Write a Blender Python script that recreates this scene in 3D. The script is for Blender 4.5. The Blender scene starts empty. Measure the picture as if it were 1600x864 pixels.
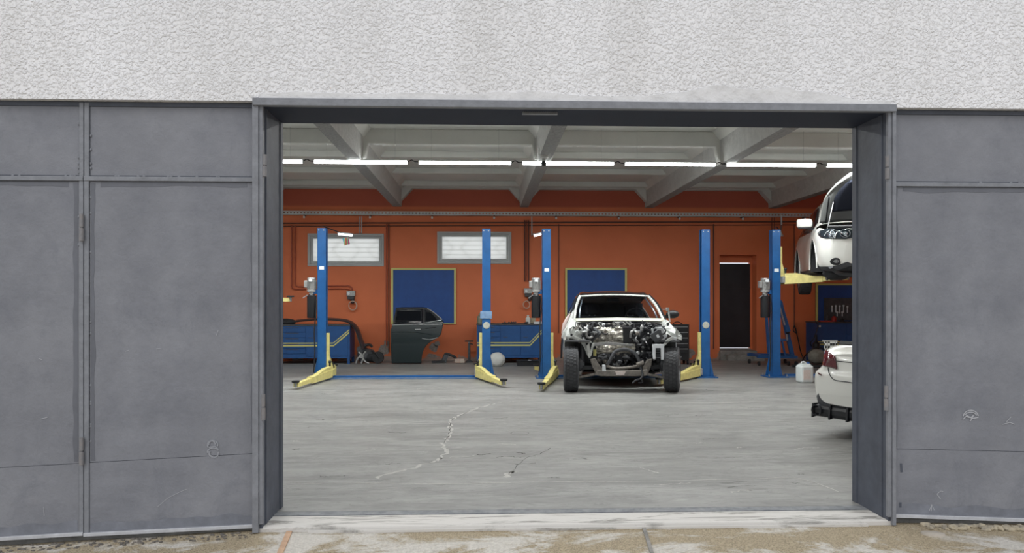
import bpy, bmesh, math, random
from mathutils import Vector, Matrix, noise
R = math.radians
sc = bpy.context.scene
COL = sc.collection
rnd = random.Random(7)

# ------------------------------------------------------------------ camera
YAW = R(2.2); F = 1155.0; HC = 1.45; HOR = 470.0
cam_d = bpy.data.cameras.new('camera'); cam = bpy.data.objects.new('camera', cam_d); COL.objects.link(cam)
cam.location = (0, 0, HC); cam.rotation_euler = (R(90), 0, -YAW)
cam_d.sensor_width = 36; cam_d.lens = 36 * F / 1600; cam_d.shift_y = (HOR - 432) / 1600
cam_d.clip_end = 300
sc.camera = cam
# ------------------------------------------------------------------ sky (overcast), exposure
w = bpy.data.worlds.new('overcast_sky'); sc.world = w; w.use_nodes = True
nt = w.node_tree; nt.nodes.clear()
o_ = nt.nodes.new('ShaderNodeOutputWorld'); bg = nt.nodes.new('ShaderNodeBackground')
tc = nt.nodes.new('ShaderNodeTexCoord'); sx = nt.nodes.new('ShaderNodeSeparateXYZ'); rp = nt.nodes.new('ShaderNodeValToRGB')
nt.links.new(tc.outputs['Generated'], sx.inputs[0]); nt.links.new(sx.outputs['Z'], rp.inputs[0])
rp.color_ramp.elements[0].position = 0.0; rp.color_ramp.elements[0].color = (.78, .81, .86, 1)
rp.color_ramp.elements[1].position = 0.9; rp.color_ramp.elements[1].color = (1.0, 1.02, 1.06, 1)
nt.links.new(rp.outputs[0], bg.inputs[0]); bg.inputs[1].default_value = 1.0
nt.links.new(bg.outputs[0], o_.inputs[0])
sun_d = bpy.data.lights.new('overcast_sun', 'SUN'); sun_d.energy = 0.8; sun_d.angle = R(25); sun_d.color = (1, .98, .95)
sun = bpy.data.objects.new('overcast_sun', sun_d); COL.objects.link(sun)
sun.rotation_euler = (R(38), R(-22), 0)
# unseen fill lights added over the front bays to brighten the floor (behind the lintel, above the opening)
for k, ax in enumerate((-5.0, -1.0, 3.0, 7.0)):
    ld = bpy.data.lights.new('front_bay_fill_light', 'AREA'); ld.shape = 'RECTANGLE'; ld.size = 3.2; ld.size_y = .12
    ld.energy = 52; ld.color = (1, 1, .97)
    lo = bpy.data.objects.new('front_bay_fill_light', ld); COL.objects.link(lo); lo.location = (ax, 8.0, 3.66)
TUBE_STRENGTH = 16.0
sc.view_settings.view_transform = 'Standard'; sc.view_settings.look = 'None'
sc.view_settings.exposure = 0.0; sc.view_settings.gamma = 1.0; sc.view_settings.use_curve_mapping = False

# ------------------------------------------------------------------ helpers
def ray(px, py):
    return Vector((math.sin(YAW) * F + math.cos(YAW) * (px - 800), math.cos(YAW) * F - math.sin(YAW) * (px - 800), HOR - py))
def P(px, py, Y):
    d = ray(px, py); s = Y / d.y
    return Vector((d.x * s, Y, HC + d.z * s))
def X(px, Y): return P(px, 470, Y).x
def Z(py, px, Y): return P(px, py, Y).z
def LP(O, rz, px, py, yl):
    """local coordinates, in a thing standing at O turned by rz, of the point of a sight line on local plane y = yl"""
    d = ray(px, py); o = Vector((0, 0, HC)) - Vector(O)
    yd = Vector((-math.sin(rz), math.cos(rz), 0)); xd = Vector((math.cos(rz), math.sin(rz), 0))
    s = (yl - o.dot(yd)) / d.dot(yd); q = o + d * s
    return Vector((q.dot(xd), yl, q.z))

def mat(name, col, rough=.6, metal=0, var=.0, vscale=3, bump=0, bscale=40, bdist=.01, col2=None, stretch=None, alpha=None, emit=None, coat=0, detail=6):
    m = bpy.data.materials.new(name); m.use_nodes = True; n = m.node_tree.nodes; l = m.node_tree.links
    b = n['Principled BSDF']; b.inputs['Base Color'].default_value = (*col, 1); b.inputs['Roughness'].default_value = rough
    b.inputs['Metallic'].default_value = metal; b.inputs['Coat Weight'].default_value = coat
    t = n.new('ShaderNodeTexCoord'); mp = n.new('ShaderNodeMapping'); l.new(t.outputs['Object'], mp.inputs[0])
    if stretch: mp.inputs['Scale'].default_value = stretch
    if var or col2:
        no = n.new('ShaderNodeTexNoise'); no.inputs['Scale'].default_value = vscale; no.inputs['Detail'].default_value = detail
        no.inputs['Roughness'].default_value = .65
        l.new(mp.outputs[0], no.inputs['Vector'])
        r = n.new('ShaderNodeValToRGB'); r.color_ramp.elements[0].position = .32; r.color_ramp.elements[1].position = .68
        c2 = col2 if col2 else tuple(min(1, c * (1 + var)) for c in col); c1 = col if col2 else tuple(c * (1 - var) for c in col)
        r.color_ramp.elements[0].color = (*c1, 1); r.color_ramp.elements[1].color = (*c2, 1)
        l.new(no.outputs['Fac'], r.inputs[0]); l.new(r.outputs[0], b.inputs['Base Color'])
    if bump:
        nb = n.new('ShaderNodeTexNoise'); nb.inputs['Scale'].default_value = bscale; nb.inputs['Detail'].default_value = 4
        l.new(mp.outputs[0], nb.inputs['Vector'])
        bu = n.new('ShaderNodeBump'); bu.inputs['Strength'].default_value = bump; bu.inputs['Distance'].default_value = bdist
        l.new(nb.outputs['Fac'], bu.inputs['Height']); l.new(bu.outputs[0], b.inputs['Normal'])
    if emit: b.inputs['Emission Color'].default_value = (*col, 1); b.inputs['Emission Strength'].default_value = emit
    return m

class NB:
    """small node-graph helper"""
    def __init__(s, name, rough=.7):
        s.m = bpy.data.materials.new(name); s.m.use_nodes = True; s.n = s.m.node_tree.nodes; s.l = s.m.node_tree.links
        s.b = s.n['Principled BSDF']; s.b.inputs['Roughness'].default_value = rough
        s.t = s.n.new('ShaderNodeTexCoord')
    def vec(s, sc_=(1, 1, 1)):
        mp = s.n.new('ShaderNodeMapping'); mp.inputs['Scale'].default_value = sc_; s.l.new(s.t.outputs['Object'], mp.inputs[0]); return mp.outputs[0]
    def noise(s, scale, detail=6, rough=.6, st=(1, 1, 1), dist=0):
        q = s.n.new('ShaderNodeTexNoise'); q.inputs['Scale'].default_value = scale; q.inputs['Detail'].default_value = detail
        q.inputs['Roughness'].default_value = rough; q.inputs['Distortion'].default_value = dist; s.l.new(s.vec(st), q.inputs['Vector']); return q.outputs['Fac']
    def voro(s, scale, feat='F1', st=(1, 1, 1)):
        q = s.n.new('ShaderNodeTexVoronoi'); q.feature = feat; q.inputs['Scale'].default_value = scale; s.l.new(s.vec(st), q.inputs['Vector']); return q.outputs['Distance']
    def ramp(s, f, a, b, ca=(0, 0, 0), cb=(1, 1, 1)):
        q = s.n.new('ShaderNodeValToRGB'); q.color_ramp.elements[0].position = a; q.color_ramp.elements[1].position = b
        q.color_ramp.elements[0].color = (*ca, 1); q.color_ramp.elements[1].color = (*cb, 1); s.l.new(f, q.inputs[0]); return q.outputs[0]
    def mix(s, f, a, b, mode='MIX'):
        q = s.n.new('ShaderNodeMix'); q.data_type = 'RGBA'; q.blend_type = mode
        for sock, v in ((q.inputs[0], f), (q.inputs[6], a), (q.inputs[7], b)):
            if isinstance(v, (int, float)): sock.default_value = v
            elif isinstance(v, tuple): sock.default_value = (*v, 1)
            else: s.l.new(v, sock)
        return q.outputs[2]
    def math(s, op, a, b):
        q = s.n.new('ShaderNodeMath'); q.operation = op
        for i, v in enumerate((a, b)):
            if isinstance(v, (int, float)): q.inputs[i].default_value = v
            else: s.l.new(v, q.inputs[i])
        return q.outputs[0]
    def sep(s, ax):
        q = s.n.new('ShaderNodeSeparateXYZ'); s.l.new(s.t.outputs['Object'], q.inputs[0]); return q.outputs[ax]
    def color(s, c): s.l.new(c, s.b.inputs['Base Color'])
    def bump(s, h, strength, dist):
        q = s.n.new('ShaderNodeBump'); q.inputs['Strength'].default_value = strength; q.inputs['Distance'].default_value = dist
        s.l.new(h, q.inputs['Height']); s.l.new(q.outputs[0], s.b.inputs['Normal'])

class MB:
    def __init__(s): s.v = []; s.f = []
    def add(s, vs, fs):
        o = len(s.v); s.v += [tuple(p) for p in vs]; s.f += [tuple(i + o for i in f) for f in fs]; return s
    def box(s, x0, x1, y0, y1, z0, z1):
        return s.add([(x, y, z) for z in (z0, z1) for y in (y0, y1) for x in (x0, x1)],
                     [(0, 2, 3, 1), (4, 5, 7, 6), (0, 1, 5, 4), (2, 6, 7, 3), (0, 4, 6, 2), (1, 3, 7, 5)])
    def obox(s, c, size, rot=(0, 0, 0)):
        from mathutils import Euler
        m = Euler(rot).to_matrix(); c = Vector(c); h = Vector(size) / 2
        vs = [c + m @ Vector((x * h.x, y * h.y, z * h.z)) for z in (-1, 1) for y in (-1, 1) for x in (-1, 1)]
        return s.add(vs, [(0, 2, 3, 1), (4, 5, 7, 6), (0, 1, 5, 4), (2, 6, 7, 3), (0, 4, 6, 2), (1, 3, 7, 5)])
    def beam(s, p0, p1, w0, h0, w1=None, h1=None):
        """tapered box beam from p0 to p1, widths across, heights up"""
        p0 = Vector(p0); p1 = Vector(p1); w1 = w0 if w1 is None else w1; h1 = h0 if h1 is None else h1
        d = (p1 - p0).normalized(); up = Vector((0, 0, 1))
        if abs(d.z) > .95: up = Vector((0, 1, 0))
        sd = d.cross(up).normalized(); u = sd.cross(d).normalized()
        vs = []
        for p, w_, h_ in ((p0, w0, h0), (p1, w1, h1)):
            for a, b in ((-1, -1), (1, -1), (1, 1), (-1, 1)): vs.append(p + sd * a * w_ / 2 + u * b * h_ / 2)
        return s.add(vs, [(3, 2, 1, 0), (4, 5, 6, 7), (0, 1, 5, 4), (1, 2, 6, 5), (2, 3, 7, 6), (3, 0, 4, 7)])
    def prism(s, poly, a, b, axis='y'):
        n = len(poly); vs = []
        for t in (a, b):
            for (p, q) in poly:
                vs.append({'y': (p, t, q), 'x': (t, p, q), 'z': (p, q, t)}[axis])
        area = sum(poly[i][0] * poly[(i + 1) % n][1] - poly[(i + 1) % n][0] * poly[i][1] for i in range(n))
        fs = [tuple(range(n)), tuple(range(2 * n - 1, n - 1, -1))] + [(i, i + n, (i + 1) % n + n, (i + 1) % n) for i in range(n)]
        return s.add(vs, fs)
    def tube(s, pts, r, n=8, r1=None):
        pts = [Vector(p) for p in pts]; m = len(pts); ref = None; vs = []
        for i, p in enumerate(pts):
            d = (pts[min(i + 1, m - 1)] - pts[max(i - 1, 0)])
            if d.length < 1e-9: d = Vector((0, 0, 1))
            d.normalize()
            if ref is None:
                ref = d.orthogonal().normalized()
            ref = (ref - d * ref.dot(d)); ref = ref.normalized() if ref.length > 1e-6 else d.orthogonal().normalized()
            bn = d.cross(ref); rr = r if r1 is None else r + (r1 - r) * i / (m - 1)
            for k in range(n):
                a = 2 * math.pi * k / n; vs.append(p + ref * math.cos(a) * rr + bn * math.sin(a) * rr)
        fs = [(i * n + k, i * n + (k + 1) % n, (i + 1) * n + (k + 1) % n, (i + 1) * n + k) for i in range(m - 1) for k in range(n)]
        fs += [tuple(range(n - 1, -1, -1)), tuple((m - 1) * n + k for k in range(n))]
        return s.add(vs, fs)
    def cyl(s, p0, p1, r0, r1=None, n=20): return s.tube([p0, p1], r0, n, r1)
    def lathe(s, prof, c, axis='z', n=24, cap=True):
        vs = []; c = Vector(c)
        for (r, h) in prof:
            for k in range(n):
                a = 2 * math.pi * k / n; ca, sa = math.cos(a) * r, math.sin(a) * r
                vs.append(c + Vector({'z': (ca, sa, h), 'x': (h, ca, sa), 'y': (sa, h, ca)}[axis]))
        m = len(prof)
        fs = [(i * n + k, i * n + (k + 1) % n, (i + 1) * n + (k + 1) % n, (i + 1) * n + k) for i in range(m - 1) for k in range(n)]
        if cap: fs += [tuple(range(n - 1, -1, -1)), tuple((m - 1) * n + k for k in range(n))]
        return s.add(vs, fs)
    def sphere(s, c, r, n=12, sc_=(1, 1, 1), jit=0, seed=0):
        rr = random.Random(seed); m = n // 2 + 1; vs = []
        for i in range(m + 1):
            t = math.pi * i / m
            for k in range(n):
                a = 2 * math.pi * k / n; q = r * (1 + (rr.uniform(-jit, jit) if 0 < i < m else 0))
                vs.append((c[0] + q * sc_[0] * math.sin(t) * math.cos(a), c[1] + q * sc_[1] * math.sin(t) * math.sin(a), c[2] + q * sc_[2] * math.cos(t)))
        fs = [(i * n + k, (i + 1) * n + k, (i + 1) * n + (k + 1) % n, i * n + (k + 1) % n) for i in range(m) for k in range(n)]
        return s.add(vs, fs)
    def build(s, name, m, parent=None, smooth=None, bevel=0, solid=0):
        me = bpy.data.meshes.new(name); me.from_pydata(s.v, [], s.f)
        bm = bmesh.new(); bm.from_mesh(me); bmesh.ops.remove_doubles(bm, verts=bm.verts, dist=1e-6) if smooth else None
        if not solid: bmesh.ops.recalc_face_normals(bm, faces=bm.faces)
        bm.to_mesh(me); bm.free()
        me.materials.append(m); o = bpy.data.objects.new(name, me); COL.objects.link(o)
        if parent: o.parent = parent
        if smooth:
            for p in me.polygons: p.use_smooth = True
            me.set_sharp_from_angle(angle=R(smooth))
        if solid:
            q = o.modifiers.new('s', 'SOLIDIFY'); q.thickness = solid; q.offset = 0
        if bevel:
            q = o.modifiers.new('b', 'BEVEL'); q.width = bevel; q.segments = 2; q.limit_method = 'ANGLE'; q.angle_limit = R(40)
        return o
def M(): return MB()
def thing(name, label, cat, loc=(0, 0, 0), rz=0, group=None):
    o = bpy.data.objects.new(name, None); COL.objects.link(o); o.location = loc; o.rotation_euler = (0, 0, rz)
    o.empty_display_size = .1; o['label'] = label; o['category'] = cat
    if group: o['group'] = group
    return o
def tag(o, label, cat, group=None, kind=None):
    o['label'] = label; o['category'] = cat
    if group: o['group'] = group
    if kind: o['kind'] = kind
    return o
def struct(o, label=None, cat=None):
    o['kind'] = 'structure'
    if label: o['label'] = label
    if cat: o['category'] = cat
    return o
def sempty(name, label, cat):
    o = bpy.data.objects.new(name, None); COL.objects.link(o); return struct(o, label, cat)
def share(src, parent, loc=None, rot=None):
    c = src.copy(); COL.objects.link(c); c.parent = parent
    if loc is not None: c.location = loc
    if rot is not None: c.rotation_euler = rot
    return c
def crom(pts, n):
    """smooth curve through points"""
    pts = [Vector(p) for p in pts]; out = []
    for i in range(len(pts) - 1):
        p0 = pts[max(i - 1, 0)]; p1 = pts[i]; p2 = pts[i + 1]; p3 = pts[min(i + 2, len(pts) - 1)]
        for k in range(n):
            t = k / n
            out.append(.5 * ((2 * p1) + (p2 - p0) * t + (2 * p0 - 5 * p1 + 4 * p2 - p3) * t * t + (3 * p1 - p0 - 3 * p2 + p3) * t ** 3))
    out.append(pts[-1]); return out

# ------------------------------------------------------------------ materials
s = NB('stucco_white', .9)
lum = s.noise(52, 3, .55, dist=.2); lum2 = s.voro(42, 'SMOOTH_F1')
streak = s.ramp(s.noise(1.0, 4, .6, (2.2, 1, .12)), .45, .75)
dirt = s.ramp(s.noise(.7, 5, .6), .4, .8)
c = s.mix(s.math('MULTIPLY', streak, .5), (.90, .90, .92), (.68, .67, .66))
c = s.mix(s.math('MULTIPLY', dirt, .25), c, (.66, .66, .67)); s.color(c)
h = s.math('ADD', s.ramp(lum, .44, .70), s.math('MULTIPLY', lum2, -.25)); s.bump(h, .72, .012)
STUCCO = s.m
PLASTER = mat('smooth_plaster_patch', (.72, .72, .73), .85, var=.08, vscale=7, bump=.7, bscale=14, bdist=.02)
s = NB('grey_gate_paint', .55)
a_ = s.ramp(s.noise(2.2, 7, .65), .3, .72, (.162, .170, .197), (.262, .270, .298))
b_ = s.ramp(s.noise(1.1, 5, .6, (1, 1, .25)), .42, .6); c = s.mix(s.math('MULTIPLY', b_, .45), a_, (.226, .232, .254))
v_ = s.ramp(s.noise(3.4, 9, .75, (1, 1, .6), .6), .56, .68); c = s.mix(s.math('MULTIPLY', v_, .35), c, (.130, .140, .168))
v_ = s.ramp(s.noise(9, 9, .8, (.25, 1, 1.6), .2), .60, .72); c = s.mix(s.math('MULTIPLY', v_, .35), c, (.30, .31, .34))
scr = s.ramp(s.noise(26, 8, .8, (1, 1, 1), 1.5), .70, .73); c = s.mix(s.math('MULTIPLY', scr, .6), c, (.5, .5, .52)); s.color(c)
s.bump(s.math('ADD', s.noise(5, 8, .7), s.math('MULTIPLY', s.noise(60, 3, .6, (1, 1, .3)), .12)), .5, .02)
GATE = s.m; GATE.node_tree.nodes['Principled BSDF'].inputs['Specular IOR Level'].default_value = .35
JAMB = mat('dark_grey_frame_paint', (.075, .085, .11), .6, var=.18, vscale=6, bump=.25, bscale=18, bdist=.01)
FRAMEP = mat('grey_frame_paint', (.215, .225, .25), .55, var=.15, vscale=12, bump=.3, bscale=40)
RUSTY = mat('worn_painted_hinge_steel', (.21, .215, .23), .6, .2, col2=(.27, .25, .245), vscale=25, bump=.3, bscale=60)
BAREEDGE = mat('bare_steel_edge', (.50, .51, .54), .5, .1, var=.15, vscale=9)
s = NB('hall_floor_concrete', .5)
a_ = s.ramp(s.noise(1.3, 8, .62, (.5, 1.6, 1), .6), .3, .7, (.185, .185, .178), (.31, .31, .298))
d_ = s.ramp(s.noise(2.0, 8, .7, (.45, 2.0, 1), 1.2), .52, .66); c = s.mix(s.math('MULTIPLY', d_, .6), a_, (.13, .13, .125))
d_ = s.ramp(s.noise(3.2, 10, .75, (.6, 1.8, 1), 2.5), .555, .59); d3 = s.ramp(s.noise(3.2, 10, .75, (.6, 1.8, 1), 2.5), .59, .63, (1, 1, 1), (0, 0, 0)); c = s.mix(s.math('MULTIPLY', s.math('MULTIPLY', d_, d3), .45), c, (.07, .07, .068))
e_ = s.ramp(s.noise(1.7, 9, .75, (.5, 1.9, 1), 2.0), .60, .66); c = s.mix(s.math('MULTIPLY', e_, .38), c, (.42, .42, .40))
g_ = s.ramp(s.noise(6, 9, .8, (.7, 1.6, 1), .8), .3, .75, (.78, .78, .78), (1.18, 1.18, 1.18)); c = s.mix(1.0, c, g_, 'MULTIPLY'); s.color(c)
s.bump(s.noise(9, 7, .65), .25, .01); FLOOR = s.m
s = NB('outside_concrete', .9)
a_ = s.ramp(s.voro(95), .1, .6, (.20, .16, .10), (.42, .35, .24))
p_ = s.ramp(s.noise(1.9, 8, .7, (.7, 1.1, 1), .5), .49, .56); c = s.mix(p_, a_, (.60, .57, .52))
g_ = s.ramp(s.noise(55, 4, .7), .3, .72, (.72, .72, .72), (1.12, 1.12, 1.12)); c = s.mix(1.0, c, g_, 'MULTIPLY'); s.color(c)
s.bump(s.math('ADD', s.voro(80), s.math('MULTIPLY', p_, .8)), .6, .01); APRON = s.m
s = NB('worn_white_sill', .85)
a_ = s.ramp(s.noise(3, 8, .7, (.6, 4, 1), .8), .5, .62, (.62, .60, .57), (.27, .26, .24)); s.color(a_)
s.bump(s.noise(20, 6, .7), .4, .01); SILL = s.m
STRIP = mat('worn_grey_steel_strip', (.10, .11, .13), .6, .1, col2=(.26, .27, .28), vscale=9, bump=.2, bscale=30)
s = NB('orange_wall_paint', .6)
z_ = s.sep('Z'); band = s.ramp(s.math('MULTIPLY', z_, .2), .742, .752)   # frieze band painted redder
a_ = s.ramp(s.noise(1.4, 4, .5), .3, .7, (.63, .155, .055), (.71, .180, .066))
c = s.mix(s.math('MULTIPLY', band, .75), a_, (.40, .075, .050))
low = s.ramp(s.math('ADD', s.math('MULTIPLY', z_, -.9), s.noise(2.2, 8, .7)), .40, .44); c = s.mix(s.math('MULTIPLY', low, .85), c, (.26, .235, .21)); s.color(c)
s.bump(s.noise(30, 4, .6), .1, .01); ORANGE = s.m
CEIL = mat('white_ceiling_paint', (.66, .66, .63), .8, var=.05, vscale=2, bump=.2, bscale=18, bdist=.01)
BEAMP = mat('rough_beam_paint', (.56, .56, .545), .8, var=.1, vscale=9, bump=.7, bscale=26, bdist=.02)
SOFF = mat('rough_shaded_soffit', (.30, .30, .295), .85, var=.25, vscale=22, bump=.9, bscale=30, bdist=.02)  # rough underside, its colour darkened for the shade below the beams
WALLW = mat('pale_hall_wall', (.58, .57, .55), .8, var=.05)
BLUE = mat('blue_lift_paint', (.008, .082, .25), .42, var=.14, vscale=7, bump=.1, bscale=50)
BLUED = mat('dark_blue_cabinet_paint', (.010, .072, .235), .5, var=.12, vscale=6)
BOARD = mat('blue_tool_board_paint', (.010, .065, .27), .55, var=.12, vscale=5)
YEL = mat('yellow_arm_paint', (.66, .58, .22), .5, var=.14, vscale=12, bump=.15, bscale=50)
YSTR = mat('yellow_stripe_paint', (.62, .58, .19), .5)
STEEL = mat('grey_steel', (.35, .36, .37), .4, .7, var=.2, vscale=15)
ALU = mat('cast_aluminium', (.38, .38, .375), .45, .55, var=.2, vscale=30, bump=.3, bscale=80)
GALV = mat('galvanised_tray', (.50, .50, .49), .5, .4, var=.1)
BLK = mat('black_plastic', (.012, .013, .016), .4, var=.2, vscale=10)
BLKM = mat('black_matt', (.02, .021, .024), .75, var=.3, vscale=14, bump=.3, bscale=40)
DGREY = mat('dark_grey_plastic', (.06, .063, .07), .6, var=.25, vscale=14, bump=.3, bscale=50)
RUB = mat('tyre_rubber', (.045, .046, .05), .8, var=.25, vscale=20, bump=.2, bscale=90)
WPAINT = mat('white_car_paint', (.72, .72, .68), .25, var=.02, coat=.6)
WRAW = mat('white_bodyshell_paint', (.64, .66, .63), .45, col2=(.30, .31, .30), vscale=11, bump=.2, bscale=30)
ROOFP = mat('black_glossy_roof', (.02, .018, .02), .12, coat=1)
DARKCAR = mat('dark_green_grey_car_paint', (.012, .023, .026), .28, coat=.35)
GLASSD = mat('dark_tinted_glass', (.006, .008, .012), .06)
CHROME = mat('chrome_trim', (.70, .72, .73), .3, .5)
REDL = mat('red_tail_lens', (.10, .006, .014), .12, var=.3, vscale=18, coat=1)
LENS = mat('headlamp_reflector', (.55, .62, .68), .15, .9, var=.3, vscale=25)
LENSD = mat('dark_headlamp_bowl', (.03, .04, .05), .15, .4)
ALLOY = mat('wheel_alloy', (.30, .30, .31), .35, .8)
BROWNM = mat('dusty_subframe_metal', (.28, .255, .225), .6, .3, col2=(.13, .12, .11), vscale=18, bump=.4, bscale=50)
WHITEP = mat('white_plastic', (.66, .68, .66), .45, var=.05)
CANP = mat('milky_plastic', (.62, .66, .66), .4, var=.04)
LABELP = mat('pale_label_paper', (.70, .66, .62), .6, col2=(.62, .50, .46), vscale=30)
PAPER = mat('white_label', (.70, .73, .76), .5)
SACK = mat('white_sack_cloth', (.60, .60, .58), .8, var=.1, bump=.6, bscale=20, bdist=.02)
RED = mat('red_tool_plastic', (.42, .03, .025), .5)
WFRAME = mat('grey_window_frame', (.42, .43, .43), .5, var=.04)
DOORB = mat('black_steel_door', (.012, .013, .018), .4, var=.25, vscale=5, bump=.15, bscale=20)
CONC = mat('rough_step_concrete', (.24, .23, .215), .9, var=.3, vscale=8, bump=.6, bscale=25, bdist=.02)
PEEL = mat('peeled_grey_plaster', (.36, .33, .31), .9, col2=(.22, .18, .16), vscale=18, bump=.8, bscale=30, bdist=.02)
PIPEO = mat('orange_painted_pipe', (.36, .07, .03), .5)
PIPED = mat('dark_conduit', (.10, .04, .03), .5)
COIL = mat('pale_coiled_hose', (.62, .45, .36), .5)
LED = mat('led_diffuser', (.96, 1.0, .99), .5, emit=TUBE_STRENGTH)
LEDS = mat('small_work_led', (.95, 1.0, 1.0), .5, emit=9)
SEAT = mat('dark_seat_cloth', (.02, .022, .03), .8)
CHK = mat('scribble_chalk', (.42, .43, .46), .8)
JOINT = mat('terracotta_joint', (.50, .33, .22), .9, var=.15, vscale=20)
CRACK = mat('crack_dark', (.10, .10, .095), .9)
PATCHL = mat('pale_crack_filler', (.45, .44, .42), .85, var=.2, vscale=30)
s = NB('crumpled_foil', .28); s.b.inputs['Metallic'].default_value = .9
s.color(s.ramp(s.noise(14, 6, .75), .38, .62, (.30, .27, .23), (.95, .92, .85))); s.bump(s.noise(22, 6, .75), .9, .03); FOIL = s.m
s = NB('frosted_window_glass', .5)
tr = s.n.new('ShaderNodeBsdfTranslucent'); tr.inputs[0].default_value = (.97, .97, .94, 1)
mx = s.n.new('ShaderNodeMixShader'); mx.inputs[0].default_value = .03
s.b.inputs['Base Color'].default_value = (.8, .8, .78, 1)
s.l.new(tr.outputs[0], mx.inputs[1]); s.l.new(s.b.outputs[0], mx.inputs[2]); s.l.new(mx.outputs[0], s.n['Material Output'].inputs[0])
FROST = s.m
s = NB('chequered_cloth', .8)
ck = s.n.new('ShaderNodeTexChecker'); ck.inputs['Scale'].default_value = 28; ck.inputs['Color1'].default_value = (.02, .02, .02, 1); ck.inputs['Color2'].default_value = (.62, .62, .6, 1)
s.l.new(s.vec(), ck.inputs['Vector']); s.color(ck.outputs[0]); CHEQ = s.m
s = NB('rainbow_card', .5)
wv = s.ramp(s.sep('X'), .0, 1, (0, 0, 0), (1, 1, 1)); q = s.n.new('ShaderNodeValToRGB')
mm = s.n.new('ShaderNodeMath'); mm.operation = 'MULTIPLY_ADD'; mm.inputs[1].default_value = 8.0; mm.inputs[2].default_value = .5
s.l.new(s.sep('X'), mm.inputs[0]); s.l.new(mm.outputs[0], q.inputs[0])
q.color_ramp.interpolation = 'CONSTANT'; q.color_ramp.elements[0].color = (.15, .7, .9, 1); q.color_ramp.elements[1].position = .8; q.color_ramp.elements[1].color = (.65, .1, .35, 1)
for p_, c_ in ((.2, (.85, .8, .1)), (.4, (.8, .1, .15)), (.6, (.2, .8, .25))):
    e = q.color_ramp.elements.new(p_); e.color = (*c_, 1)
s.color(q.outputs[0]); CARD = s.m

# ================================================================== STRUCTURE
YF = 4.82      # face of the gates and frame
XL = X(410, YF); XR = X(1386, YF)       # clear opening
WX0, WX1, WB = -8.3, 10.4, 18.0         # hall side walls, back wall
# facade
sz = 2.725; fy = 4.775
m = M(); m.box(-7.5, XL - .04, fy, 5.25, sz, 6.2); m.box(XL - .04, XR + .03, fy, 5.25, 2.742, 6.2); m.box(XR + .03, 9.5, fy, 5.25, sz, 6.2)
pm_ = M(); pm_.box(-7.5, XL - .05, 4.90, 5.25, -.5, sz); pm_.box(XR + .05, 9.5, 4.90, 5.25, -.5, sz)
wf = struct(m.build('wall_front', STUCCO), 'white rough stucco facade above the grey gates', 'wall')
pm_.build('lower_wall', mat('dark_plinth', (.10, .095, .085), .9, var=.3, vscale=9, bump=.5), wf)  # wall behind the leaves, darker than the stucco above
# smooth repaired plaster strip over the opening: wavy upper edge
top = []; 
for i in range(61):
    x = XL + .0 + (XR - XL) * i / 60; hgt = .04 + .05 * noise.noise(Vector((x * 1.7, 0, 3))) + .02 * noise.noise(Vector((x * 7, 2, 3)))
    if 2.55 > x > .9: hgt += .10 * math.sin((x - .9) / 1.65 * math.pi) ** 2 * (.6 + .5 * noise.noise(Vector((x * 3, 5, 0))))
    top.append((x, 2.744 + max(.02, hgt)))
m = M()
for i in range(60):
    m.prism([(top[i][0], 2.7425), (top[i + 1][0], 2.7425), top[i + 1], top[i]], fy - .004, fy + .001)
m.build('plaster_patch', PLASTER, wf)
# dark lamp base just showing at top edge
# hall floor
m = M(); m.box(WX0, WX1, 5.14, WB + .4, -.25, 0)
fl = struct(m.build('floor', FLOOR), 'grey worn painted concrete workshop floor', 'floor')
# threshold
m = M(); m.box(XL - .03, XR + .03, 4.80, 5.05, -.28, -.004)
th = struct(m.build('trim_1', SILL, bevel=.008), 'worn whitish concrete door sill', 'sill')
M().box(XL - .03, XR + .03, 5.05, 5.14, -.27, -.001).build('steel_strip', STRIP, th)
M().box(XL + .3, XR - .15, 4.775, 4.80, -.28, -.022).build('sill_lip', SILL, th)
# outside ground
def gz(x, y):
    z = -.035 + min(0, (y - 4.8)) * .03
    if x < XL: z += (x - XL) * .050
    if x > XR: z += -(x - XR) * .02
    return max(z, -.6)
vs = []; fs = []
gx = [-40, -14] + [-8 + i * .14 for i in range(130)] + [14, 40]; gy = [-60, -20, -6, 0] + [2.2 + i * .09 for i in range(30)] + [4.86]
for j, y in enumerate(gy):
    for i, x in enumerate(gx):
        n_ = noise.noise(Vector((x * 1.3, y * 1.9, 0))) * .006 + noise.noise(Vector((x * 6, y * 6, 1))) * .003
        vs.append((x, y, gz(x, y) + n_))
for j in range(len(gy) - 1):
    for i in range(len(gx) - 1):
        a = j * len(gx) + i; fs.append((a, a + 1, a + 1 + len(gx), a + len(gx)))
gr = M(); gr.add(vs, fs); gr = struct(gr.build('ground', APRON, smooth=60), 'speckled tan outside concrete with whitish worn patches', 'ground')
for (pa, pb, wd, mt) in (((452, 824), (418, 864), .035, JOINT), ((1006, 820), (1030, 864), .022, CONC)):
    A = P(pa[0], pa[1], 4.79); A.z = gz(A.x, 4.79) + .004
    d = ray(pb[0], 900); yb = 4.0; B = Vector((d.x / d.y * yb, yb, 0)); B.z = gz(B.x, yb) + .004
    m = M(); m.beam(A, B, wd, .012); m.build('control_joint', mt, gr)
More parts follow.
